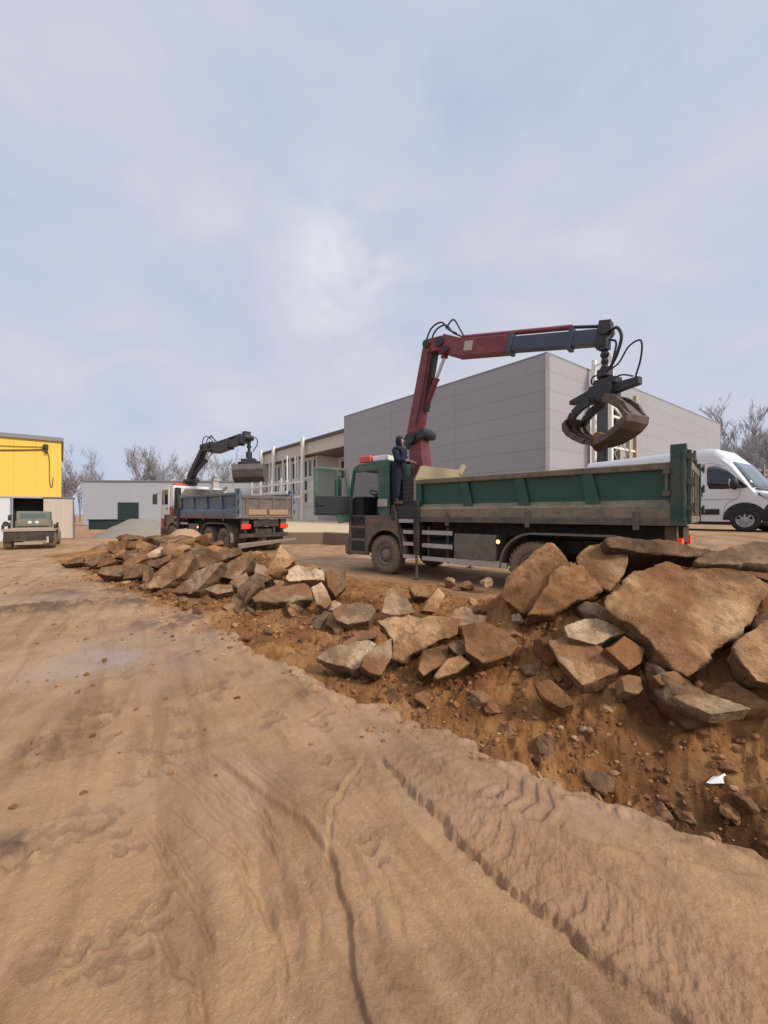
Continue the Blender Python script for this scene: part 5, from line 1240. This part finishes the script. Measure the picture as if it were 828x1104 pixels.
def slab(poly, n, th, mat, label, name='concrete_chunk', vmax=5.0, Y=None, amp=1.0, lift=0.5, group=GROUP, cat='slab', shrink=0.90, relax=3):
    """the visible face is the outline set on its own plane; the slab has its real thickness behind it"""
    cx_ = sum(p[0] for p in poly)/len(poly); cy_ = sum(p[1] for p in poly)/len(poly)
    n = Vector(n).normalized()
    if Y is None:
        c, hit = heap_hit(cx_, cy_, vmax); E0 = Vector((0, 0, EYE)); d = ray(cx_, cy_); c0 = c
        ds = [ray(px, py) for px, py in poly]
        for k in range(40):              # bring the plane out until the slab lies on the heap instead of in it
            c = c0 + n*(th*lift*0.6 + 0.025*k)
            pts = [E0+q*(n.dot(c-E0)/n.dot(q)) for q in ds]; mid_ = sum(pts, Vector())/len(pts); pts = [p.lerp(mid_, 0.12) for p in pts]
            hz = terrain(np.array([p.x for p in pts]), np.array([p.y for p in pts]), False)
            if sum(p.z > h_+0.17 for p, h_ in zip(pts, hz)) >= len(pts)*0.93: break
        c = E0 + d*(n.dot(c-E0)/n.dot(d))
    else: c = Vector((0, 0, EYE)) + ray(cx_, cy_)*Y
    F = []
    for px, py in poly:
        d = ray(px, py); t = n.dot(c-Vector((0, 0, EYE)))/n.dot(d); F.append(Vector((0, 0, EYE))+d*t-c)
    # more outline points, slightly broken
    out = []
    seed = rng.random()*100
    for a, b in zip(F, F[1:]+F[:1]):
        m = max(1, int((b-a).length/0.07))
        for i in range(m):
            q = a.lerp(b, i/m)
            if i: q = q + (b-a).cross(n).normalized()*0.055*amp*min(1, (b-a).length)*(mnoise.noise((q*4)+Vector((seed, 0, 0)))*1.3+mnoise.noise((q*13)+Vector((seed, 0, 0)))*.6)
            out.append(q)
    bm = bmesh.new()
    top = [bm.verts.new(p) for p in out]; f = bm.faces.new(top)
    bot = [bm.verts.new(p*shrink - n*th) for p in out]; bm.faces.new(bot[::-1])
    for i in range(len(out)): bm.faces.new((top[i], bot[i], bot[(i+1) % len(out)], top[(i+1) % len(out)]))
    bmesh.ops.recalc_face_normals(bm, faces=bm.faces); bmesh.ops.triangulate(bm, faces=[q for q in bm.faces if len(q.verts) > 4])
    me = bpy.data.meshes.new('tmp'); bm.to_mesh(me); bm.free(); o = bpy.data.objects.new('tmp', me); COL.objects.link(o)
    size = max((p.length for p in F)); vox = max(0.009, min(size*2, 2.4)/72)
    rm = o.modifiers.new('r', 'REMESH'); rm.mode = 'VOXEL'; rm.voxel_size = vox
    smo = o.modifiers.new('s', 'SMOOTH'); smo.factor = 0.5; smo.iterations = relax
    dg = bpy.context.evaluated_depsgraph_get(); nm = bpy.data.meshes.new_from_object(o.evaluated_get(dg)); bpy.data.objects.remove(o); bpy.data.meshes.remove(me)
    k = len(nm.vertices); co = np.empty(k*3, np.float32); nm.vertices.foreach_get('co', co); no = np.empty(k*3, np.float32); nm.vertices.foreach_get('normal', no)
    co = co.reshape(-1, 3); no = no.reshape(-1, 3); nn = np.array(n)
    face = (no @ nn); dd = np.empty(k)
    so = Vector((seed*3, seed, 0))
    for i in range(k):
        p = Vector(co[i]); rgh = 1.0 if face[i] < 0.6 else 0.5
        a = mnoise.noise(p*2.2+so)*0.040 + mnoise.noise(p*6+so)*0.030*rgh*1.5 + mnoise.noise(p*15+so)*0.018*rgh + mnoise.noise(p*34+so)*0.008 - 0.07*max(0, mnoise.noise(p*3.3-so)-0.2) + 0.02*(0.3-abs(mnoise.noise(p*4.5+so*2)))
        dd[i] = a*amp*min(1.0, size*1.4)
    co += no*dd[:, None]
    nm.vertices.foreach_set('co', co.ravel().astype(np.float32))
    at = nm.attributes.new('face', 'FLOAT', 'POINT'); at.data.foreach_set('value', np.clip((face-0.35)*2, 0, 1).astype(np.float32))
    for q in nm.polygons: q.use_smooth = True
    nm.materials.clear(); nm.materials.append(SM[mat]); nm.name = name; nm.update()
    r = bpy.data.objects.new(name, nm); COL.objects.link(r); r.location = c
    tag(r, label, cat, group)
    return r
def Z1(*p): return [(560+x/3.09, 560+y/3.09) for x, y in p]
def Z2(*p): return [(520+x/4.6, 560+y/4.6) for x, y in p]
def Z3(*p): return [(320+x/2.957, 560+y/2.957) for x, y in p]
def Z4(*p): return [(190+x/4.6, 560+y/4.6) for x, y in p]
def Z5(*p): return [(50+x/5.175, 560+y/5.175) for x, y in p]
SL = [
 # right-hand end of the heap
 (Z1((275, 265), (385, 170), (490, 128), (620, 155), (760, 180), (834, 212), (832, 262), (745, 385), (605, 505), (560, 522), (500, 495), (430, 405), (370, 345), (280, 302)), (-.16, -.66, .73), .24, 'b', 'biggest slab of the heap, a wide muddy brown kite shape tilted towards the viewer', {}),
 (Z1((850, 320), (800, 350), (715, 430), (740, 480), (790, 538), (900, 575), (960, 400)), (-.25, -.7, .66), .22, 'b', 'reddish brown slab cut by the right picture edge below the biggest slab', {}),
 (Z1((505, 590), (580, 571), (650, 580), (772, 628), (700, 642), (640, 650)), (-.05, -.22, .97), .10, 'p', 'small flat slab with a whitish broken corner lying alone on the soil at lower right', dict(lift=.9)),
 (Z1((283, 62), (330, 50), (480, 70), (640, 100), (636, 124), (560, 126), (420, 112), (300, 92)), (-.1, -.82, .56), .85, 'd', 'long dark slab lying flat on top of the heap under the truck tail', dict(amp=.8)),
 (Z1((588, 142), (640, 104), (700, 84), (790, 72), (870, 74), (890, 140), (740, 152)), (.0, -.62, .78), .35, 'g', 'flat grey brown slab at the top right of the heap before the van', {}),
 (Z1((190, 130), (230, 85), (290, 72), (330, 95), (365, 120), (350, 180), (300, 238), (250, 215), (200, 170)), (-.35, -.75, .55), .40, 'b', 'rounded tan block wedged under the long dark slab', {}),
 (Z2((110, 285), (230, 185), (325, 112), (352, 120), (388, 150), (445, 228), (340, 300), (300, 420), (200, 470), (80, 380)), (-.42, -.70, .58), .35, 's', 'pointed soil caked slab standing up like a pyramid before the truck wheel', {}),
 (Z2((345, 262), (420, 230), (500, 226), (560, 290), (602, 350), (540, 395), (470, 400), (340, 470), (215, 478), (300, 350)), (-.12, -.74, .66), .30, 's', 'lumpy dark brown block lying in front of the pointed slab', {}),
 (Z2((400, 525), (470, 500), (560, 492), (640, 520), (740, 522), (722, 560), (640, 585), (560, 622), (420, 582)), (-.05, -.55, .83), .14, 'p', 'yellowish flat broken piece between the biggest slab and the lumpy block', {}),
 (Z1((95, 405), (160, 402), (240, 412), (318, 462), (340, 500), (250, 545), (208, 552), (130, 470)), (-.28, -.52, .80), .18, 'b', 'square tilted slab with a thick grey broken edge on the soil below the yellowish piece', dict(lift=.8)),
 (Z1((285, 428), (350, 388), (420, 430), (410, 480), (370, 505), (330, 472)), (.1, -.75, .65), .25, 's', 'brown angular lump tucked under the left edge of the biggest slab', {}),
 (Z1((340, 525), (365, 515), (405, 522), (420, 565), (398, 585), (350, 572)), (.1, -.7, .7), .14, 'p', 'pale round stone beside the square tilted slab', {}),
 (Z1((45, 545), (100, 528), (190, 600), (188, 618), (140, 630), (75, 592)), (-.3, -.6, .75), .14, 's', 'brown elongated block sunk in soil left of the square tilted slab', {}),
 (Z1((610, 150), (700, 160), (828, 180), (840, 205), (740, 180), (640, 165)), (0, -.6, .8), .3, 'd', 'dark slab hidden mostly behind the top edge of the biggest slab', {}),
 (Z1((440, 520), (520, 500), (560, 540), (520, 560), (470, 550)), (.0, -.6, .8), .15, 's', 'small soil covered lump under the lower tip of the biggest slab', {}),
 # centre
 (Z3((110, 295), (140, 272), (190, 264), (240, 270), (252, 290), (230, 322), (160, 335), (122, 318)), (-.05, -.62, .78), .20, 'p', 'pale oval stone lying alone on brown soil before the front wheel', dict(lift=.8)),
 (Z3((58, 440), (120, 402), (220, 385), (252, 398), (205, 470), (180, 480), (110, 462)), (-.2, -.62, .76), .18, 'p', 'pale smooth slab at the sand edge, left neighbour of the jagged whitish end', dict(lift=.8)),
 (Z3((140, 392), (200, 362), (258, 355), (250, 378), (200, 388), (150, 402)), (-.1, -.6, .8), .15, 'g', 'narrow slab edge lying behind the pale smooth slab', {}),
 (Z3((208, 440), (255, 398), (303, 375), (305, 440), (272, 498), (230, 490), (205, 470)), (.1, -.8, .6), .22, 'g', 'jagged broken block with whitish end beside the pale smooth slab', {}),
 (Z3((252, 322), (310, 306), (420, 303), (522, 312), (518, 368), (435, 398), (335, 448), (302, 440), (302, 378)), (-.05, -.72, .69), .24, 'b', 'broad upright brown slab in the middle of the heap', dict(lift=.9)),
 (Z3((385, 480), (402, 420), (470, 395), (492, 440), (405, 502)), (.05, -.78, .62), .2, 's', 'dark brown wedge under the broad upright slab', {}),
 (Z3((440, 505), (480, 440), (525, 428), (555, 455), (510, 490)), (.1, -.7, .7), .15, 'b', 'tan lump right of the dark brown wedge', {}),
 (Z3((268, 298), (285, 228), (318, 205), (335, 222), (355, 255), (380, 298), (300, 304)), (.0, -.92, .4), .16, 'p', 'whitish jagged chunk standing upright behind the broad brown slab', {}),
 (Z3((398, 292), (420, 250), (452, 215), (472, 240), (445, 298)), (.3, -.8, .5), .16, 'b', 'thin tan slab leaning right of the whitish jagged chunk', {}),
 (Z3((520, 335), (600, 325), (660, 350), (705, 400), (682, 432), (592, 458), (540, 422)), (-.1, -.65, .75), .22, 's', 'soil covered slab right of the broad brown slab', {}),
 (Z3((355, 215), (400, 205), (450, 212), (420, 248), (375, 245)), (0, -.7, .7), .15, 's', 'low brown lump between the whitish chunk and the leaning thin slab', {}),
 (Z3((480, 400), (520, 385), (555, 420), (520, 440)), (0, -.7, .7), .12, 'd', 'dark small block under the right end of the broad slab', {}),
 # left of the green cab
 (Z4((375, 388), (420, 350), (480, 330), (640, 312), (672, 340), (675, 400), (600, 402), (390, 412)), (.02, -.60, .80), .24, 'g', 'thick grey slab lying level with a pale front rim left of the green cab', dict(lift=.9)),
 (Z4((540, 292), (555, 250), (600, 220), (720, 250), (765, 300), (690, 302), (560, 306)), (.0, -.7, .71), .25, 'p', 'pale slab lying on the thick grey slab', {}),
 (Z4((668, 335), (720, 310), (745, 350), (772, 412), (740, 442), (692, 420)), (.15, -.82, .55), .2, 'p', 'pale block on end leaning on the right end of the thick grey slab', {}),
 (Z4((735, 255), (790, 238), (840, 245), (850, 330), (790, 385), (752, 335)), (.2, -.8, .55), .25, 'd', 'dark crumbly block at the right end of the left heap', {}),
 (Z4((448, 325), (465, 306), (502, 298), (536, 310), (522, 335), (460, 342)), (0, -.7, .7), .12, 'p', 'small round pale stone perched on the thick grey slab', {}),
 (Z4((440, 262), (490, 190), (515, 122), (540, 150), (592, 200), (560, 232), (500, 280)), (.1, -.85, .5), .25, 'b', 'peaked tan block rising behind the pale slab', {}),
 (Z4((300, 352), (345, 300), (400, 262), (480, 290), (440, 310), (400, 332), (335, 410)), (-.3, -.7, .65), .2, 'd', 'dark tilted slab left of the thick grey slab', {}),
 (Z4((262, 308), (310, 280), (345, 262), (362, 290), (300, 345)), (-.2, -.7, .68), .14, 'p', 'pale leaning fragment beside the dark tilted slab', {}),
 (Z4((200, 255), (280, 200), (370, 152), (392, 180), (350, 240), (300, 302), (215, 285)), (-.25, -.75, .6), .25, 'g', 'grey brown leaning slab right of the bright topped block', {}),
 (Z4((88, 215), (120, 172), (220, 150), (322, 138), (326, 170), (240, 195), (160, 232), (95, 248)), (-.05, -.78, .62), .3, 'd', 'long thick block under the plank end', {}),
 (Z4((0, 362), (40, 320), (82, 262), (160, 226), (232, 206), (205, 240), (150, 300), (120, 335), (60, 372)), (-.3, -.72, .62), .25, 'g', 'bright topped tilted block before the wheels of the blue truck', {}),
 (Z4((135, 345), (200, 320), (270, 325), (285, 355), (200, 372)), (0, -.6, .8), .12, 'g', 'flat slab low at the foot of the left heap', {}),
 (Z4((330, 425), (380, 300), (410, 285), (420, 330), (370, 380)), (-.4, -.8, .45), .14, 'd', 'narrow dark wedge against the left side of the thick grey slab', {}),
 (Z4((395, 215), (440, 235), (470, 270), (430, 300), (385, 280)), (.1, -.8, .6), .2, 'g', 'grey lump between the leaning slab and the peaked block', {}),
 (Z4((590, 225), (650, 215), (720, 235), (700, 250), (610, 250)), (0, -.7, .7), .16, 's', 'brown lump on top behind the pale slab', {}),
 # far left end
 (Z5((378, 98), (440, 78), (540, 95), (548, 118), (462, 114), (390, 112)), (0, -.85, .52), .9, 'd', 'dark slab lying flat on the crest of the far left heap', {}),
 (Z5((278, 302), (310, 265), (425, 250), (440, 290), (420, 318), (340, 312)), (-.05, -.65, .76), .35, 'g', 'pale topped slab at the foot of the far left heap', {}),
 (Z5((72, 248), (140, 220), (202, 205), (204, 240), (105, 252)), (-.1, -.7, .7), .3, 'd', 'leftmost dark slab at the end of the heap', {}),
 (Z5((198, 240), (270, 208), (352, 190), (354, 215), (245, 262)), (-.15, -.7, .68), .3, 'd', 'thin dark slab next to the leftmost one', {}),
 (Z5((362, 215), (440, 185), (530, 165), (555, 185), (455, 212)), (-.05, -.7, .7), .35, 'g', 'grey slab stacked above the pale topped slab of the far left heap', {}),
 (Z5((558, 195), (600, 165), (640, 145), (700, 178), (640, 205), (572, 216)), (0, -.7, .7), .4, 'p', 'bright edged slab with a dark hollow beneath in the left heap', {}),
 (Z5((552, 385), (600, 300), (700, 230), (802, 175), (825, 200), (765, 300), (640, 385)), (-.25, -.7, .66), .35, 'b', 'large brown slanting slab left of the bright topped block', {}),
 (Z5((412, 262), (470, 245), (535, 250), (540, 325), (430, 332)), (0, -.8, .6), .35, 'd', 'dark square block beside the pale topped slab', {}),
 (Z5((538, 250), (572, 258), (568, 350), (532, 345)), (.1, -.85, .5), .3, 'g', 'narrow grey block on end left of the slanting slab', {}),
 (Z5((205, 182), (270, 150), (322, 130), (348, 145), (245, 202)), (-.2, -.7, .68), .4, 'g', 'grey slab high at the far left end of the heap', {}),
 (Z5((700, 402), (760, 350), (830, 312), (850, 400), (745, 412)), (-.1, -.7, .7), .3, 'g', 'low slab in the shade under the bright topped block', {}),
 (Z5((350, 120), (400, 115), (470, 120), (480, 165), (380, 190), (330, 160)), (0, -.8, .6), .5, 's', 'brown block under the flat dark crest slab', {}),
 (Z5((480, 120), (560, 125), (620, 150), (560, 185), (500, 160)), (0, -.75, .65), .5, 's', 'brown block right of the crest slab behind the bright edged slab', {}),
 (Z5((290, 225), (350, 212), (400, 225), (330, 255), (280, 265)), (-.1, -.7, .7), .3, 's', 'small brown slab wedged above the pale topped slab', {}),
 (Z5((560, 230), (640, 215), (700, 185), (690, 225), (610, 270), (568, 262)), (-.1, -.8, .6), .4, 'd', 'black looking block in the hollow under the bright edged slab', {}),
]
for poly, n, th, mt, lab, kw in SL: slab(poly, n, th, mt, lab, **kw)
# plank on the heap
mb = MB(); c, _ = heap_hit(262, 590, 6.4); dp = 9.7
P0 = Vector((0, 0, EYE))+ray(257, 589)*dp; P1 = Vector((0, 0, EYE))+ray(319, 581)*(dp+0.5)
mb.beam(P0, P1, 0.32, 0.11, 0.28, 0.05); tag(mb.build('plank', M['plank'], bevel=0.008), 'long weathered plank lying across the heap behind the blue truck', 'plank')
def blob(name, c, r, mat, seed, label, cat, group=None):
    bm = bmesh.new(); bmesh.ops.create_icosphere(bm, subdivisions=4, radius=1)
    so = Vector((seed*7.3, seed*1.9, seed)); rr = random.Random(seed); cuts = [(Vector((rr.gauss(0, 1), rr.gauss(0, 1), rr.gauss(0, 1))).normalized(), rr.uniform(.5, .85)) for _ in range(9)]
    for v in bm.verts:
        p = v.co.copy()
        for n_, d_ in cuts:
            e = p.dot(n_)-d_
            if e > 0: p -= n_*e
        p *= 1+0.22*mnoise.noise(p*2+so)+0.07*mnoise.noise(p*6+so)+0.03*mnoise.noise(p*14+so)
        v.co = Vector((p.x*r[0], p.y*r[1], p.z*r[2]))
    me = bpy.data.meshes.new(name); bm.to_mesh(me); bm.free(); at = me.attributes.new('face', 'FLOAT', 'POINT')
    at.data.foreach_set('value', np.ones(len(me.vertices), np.float32)*rr.uniform(.3, .9)); me.materials.append(SM[mat])
    for q in me.polygons: q.use_smooth = True
    o = bpy.data.objects.new(name, me); COL.objects.link(o); o.location = c; o.rotation_euler = (rr.uniform(-.4, .4), rr.uniform(-.4, .4), rr.uniform(0, 6.28))
    return tag(o, label, cat, group)
gw = Matrix.Translation(GC) @ Matrix.Rotation(R(-62), 4, 'Z') @ Matrix.Rotation(R(3), 4, 'Y')
blob('stone', gw @ Vector((-0.03, 0.0, -1.12)), (.24, .27, .22), 'b', 5, 'brown stone held in the closed jaws of the grapple over the green truck bed', 'stone')
def inside(px, py, poly):
    c = False
    for (ax, ay), (bx, by) in zip(poly, poly[1:]+poly[:1]):
        if (ay > py) != (by > py) and px < (bx-ax)*(py-ay)/(by-ay)+ax: c = not c
    return c
lr_ = random.Random(23); nl = 0
for k in range(1600):
    u = lr_.uniform(-15, 2.2); v = lr_.uniform(2.75, 5.2)
    if u > -5.5 and lr_.random() < .35: continue
    if -6 < u < -2.3 and v > 4.2: continue
    x, y = UX*u+VX*v, UY*u+VY*v
    if y < 1.6: continue
    z, soil = [float(q[0]) for q in terrain(np.array([x]), np.array([y]))[:2]]
    if soil < .9: continue
    if any(inside(CX+F_PX*x/y, HORIZ+F_PX*(EYE-z-.05)/y, q[0]) for q in SL): continue
    s_ = lr_.uniform(.04, .10) if v < 3.4 else lr_.uniform(.07, .24)
    if u < -6: s_ *= 1.5
    blob('rubble_lump', (x, y, z+s_*.15), (s_*1.25, s_, s_*.72), lr_.choice('bsssbgd'), 100+k, 'brown lump of broken concrete half sunk in the soil of the heap', 'rubble lump', 'lumps of broken concrete sunk in the heap'); nl += 1
    if nl >= 130: break
# loose single stones one can point to
ST = [(557, 667, 9, 7, 'p', 'white stone right of the soil covered slab'), (584, 673, 8, 7, 'p', 'small white stone below the lumpy dark block'), (509, 650, 8, 6, 'p', 'small white stone on the soil slope right of the leaning thin slab'),
      (485, 629, 8, 6, 'p', 'leftmost stone of the short row of stones behind the middle heap'), (503, 632, 10, 7, 'g', 'middle stone of the short row of stones behind the middle heap'), (524, 628, 9, 6, 'p', 'rightmost stone of the short row of stones behind the middle heap'),
      (770, 848, 8, 4, 'p', None), (425, 752, 12, 9, 'd', 'dark stone at the sand edge below the jagged block'), (740, 883, 13, 9, 'g', 'stone half buried in the dark hollow by the sand edge'),
      (470, 708, 10, 8, 'b', 'small brown stone below the broad upright slab'), (497, 716, 12, 9, 'b', 'pale brown stone at the lower right of the dark wedge'), (655, 765, 9, 6, 'b', 'small stone on the soil below the square tilted slab'),
      (345, 668, 9, 5, 'g', 'small flat stone left of the pale oval stone'), (262, 690, 14, 6, 's', 'brown clod on the sand edge below the left heap'), (215, 660, 12, 6, 'd', 'dark clod at the foot of the left heap'),
      (462, 640, 8, 7, 's', 'brown clod behind the leaning thin slab'), (610, 740, 9, 6, 's', 'brown clod under the elongated sunk block'), (800, 800, 8, 5, 's', 'brown clod right of the small flat slab'),
      (300, 672, 9, 5, 'g', 'flat grey stone below the thick grey slab'), (330, 690, 8, 5, 's', 'brown clod left of the pale smooth slab')]
for px, py, a, b_, mt, lab in ST:
    if lab is None: continue
    D0, _ = heap_hit(px, py+b_*.3, 7.5); sc_ = D0.y/430
    blob('stone', D0+Vector((0, 0, b_*sc_*.35)), (a*sc_, a*sc_*.8, b_*sc_), mt, 300+px, lab, 'stone', 'loose stones on the soil')
# scrap of plastic on the soil
P, _ = heap_hit(775, 848)
bm = bmesh.new(); pts = [(-.075, 0, 0.01), (-.02, .02, .03), (.03, .03, .035), (.045, .01, .06), (.05, -.03, .02), (.0, -.025, .025), (-.06, -.012, .012)]
vv = [bm.verts.new(p) for p in pts]; cc = bm.verts.new((0, 0, .045))
for i in range(len(vv)): bm.faces.new((vv[i], vv[(i+1) % len(vv)], cc))
me = bpy.data.meshes.new('plastic_scrap'); bm.to_mesh(me); bm.free(); me.materials.append(M['paper'])
o = bpy.data.objects.new('plastic_scrap', me); COL.objects.link(o); o.location = P+Vector((0, 0, .01)); o.modifiers.new('t', 'SOLIDIFY').thickness = 0.006
tag(o, 'crumpled white scrap of plastic on brown soil near the dark hollow', 'litter')

# uncountable small rubble in the dug-over soil
def scatter():
    r = np.random.RandomState(11); n = 7000
    u = r.uniform(-17, 2.6, n*3); v = 2.62+np.abs(r.normal(0, 1.25, n*3)); 
    x = UX*u+VX*v; y = UY*u+VY*v
    zz, soil = terrain(x, y)[:2]
    dist = np.hypot(x, y); keep = (v < 6.8) & (y > 0.8) & (soil > 0.4) & (r.rand(n*3) < np.clip(3.5/dist, 0.2, 1)) & (fbm(x*1.2, y*1.2, 3) > -0.25)
    x, y, zz, dist = [a[keep][:n] for a in (x, y, zz, dist)]
    # crumbs spilled over the cut edge and trodden about on the sand
    m_ = 3400; u2 = r.uniform(-14, 2.4, m_); v2 = edge_v(u2)-np.where(r.rand(m_) < .6, r.exponential(0.16, m_), r.uniform(0, 2.6, m_))
    x2 = UX*u2+VX*v2; y2 = UY*u2+VY*v2; k2 = (np.hypot(x2, y2) > 2.6) & (fbm(x2*1.3+5, y2*1.3, 3) > -0.05); x2, y2 = x2[k2], y2[k2]
    zz = np.concatenate([zz, terrain(x2, y2)[0]-0.004]); x = np.concatenate([x, x2]); y = np.concatenate([y, y2]); dist = np.concatenate([dist, np.hypot(x2, y2)*.55])
    base = bmesh.new(); bmesh.ops.create_icosphere(base, subdivisions=1, radius=1); bv = np.array([q.co[:] for q in base.verts]); bf = [[w.index for w in q.verts] for q in base.faces]; base.free()
    V = []; Fc = []; k = len(bv); tone = []
    for i in range(len(x)):
        s = 0.005+0.024*r.rand()**6.5; s *= 1+0.10*dist[i]
        j = bv*(1+0.75*(r.rand(k, 1)-.5))*np.array([1, r.uniform(.6, 1), r.uniform(.45, .8)])*s
        a = r.uniform(0, 6.28); rot = np.array([[math.cos(a), -math.sin(a), 0], [math.sin(a), math.cos(a), 0], [0, 0, 1]])
        V.append(j @ rot.T + np.array([x[i], y[i], zz[i]+s*0.2])); Fc += [[q+i*k for q in f] for f in bf]; tone += [r.rand()]*k
    me = bpy.data.meshes.new('rubble'); me.from_pydata(np.concatenate(V).tolist(), [], Fc)
    at = me.attributes.new('tone', 'FLOAT', 'POINT'); at.data.foreach_set('value', np.array(tone, np.float32))
    m, t, b = new_mat('small_rubble'); an = N(t, 'ShaderNodeAttribute'); an.attribute_name = 'tone'
    setc(t, b.inputs['Base Color'], ramp(t, an.outputs['Fac'], [(0.0, (0.12, 0.050, 0.020)), (0.6, (0.25, 0.110, 0.040)), (0.96, (0.36, 0.185, 0.080)), (1.0, (0.46, 0.33, 0.20))])); b.inputs['Roughness'].default_value = 0.95
    nz = tex_noise(t, 60, 4, .6, N(t, 'ShaderNodeTexCoord').outputs['Object']); bump(t, b, nz, .6, .01)
    me.materials.append(m); o = bpy.data.objects.new('rubble', me); COL.objects.link(o); o['kind'] = 'stuff'
scatter()

# heaps of loose material beyond the slabs
def cone_heap(name, px, py, Y, rx, h, mat, label, cat, seed):
    r = np.random.RandomState(seed); nr, na = 28, 64; vs = []; fs = []
    cx_ = (px-CX)/F_PX*Y
    for i in range(nr+1):
        for j in range(na):
            q = 2*math.pi*j/na; rad = i/nr; xx = rx*rad*math.cos(q); yy = rx*0.9*rad*math.sin(q)
            zz = h*(1-rad)**1.1*(1-0.25*math.exp(-(rad/.2)**2)) + 0.06*h*float(fbm(xx*1.5+seed, yy*1.5, 4))*(1-rad*.5) - 0.1*rad**6
            vs.append((xx, yy, zz))
    for i in range(nr):
        for j in range(na): fs.append((i*na+j, i*na+(j+1) % na, (i+1)*na+(j+1) % na, (i+1)*na+j))
    mb = MB(); mb.add(vs, fs, True); o = mb.build(name, M[mat]); o.location = (cx_, Y, gz(cx_, Y)-0.02)
    return tag(o, label, cat)
cone_heap('gravel_heap', 152, 575, 29, 3.3, 1.75, 'gravel', 'pale grey gravel heap behind the far left slabs in front of the pale hall', 'heap', 1)
cone_heap('soil_heap', 200, 585, 14.2, 1.15, 1.0, 'sandheap', 'small orange brown soil heap before the wheels of the blue truck', 'heap', 2)
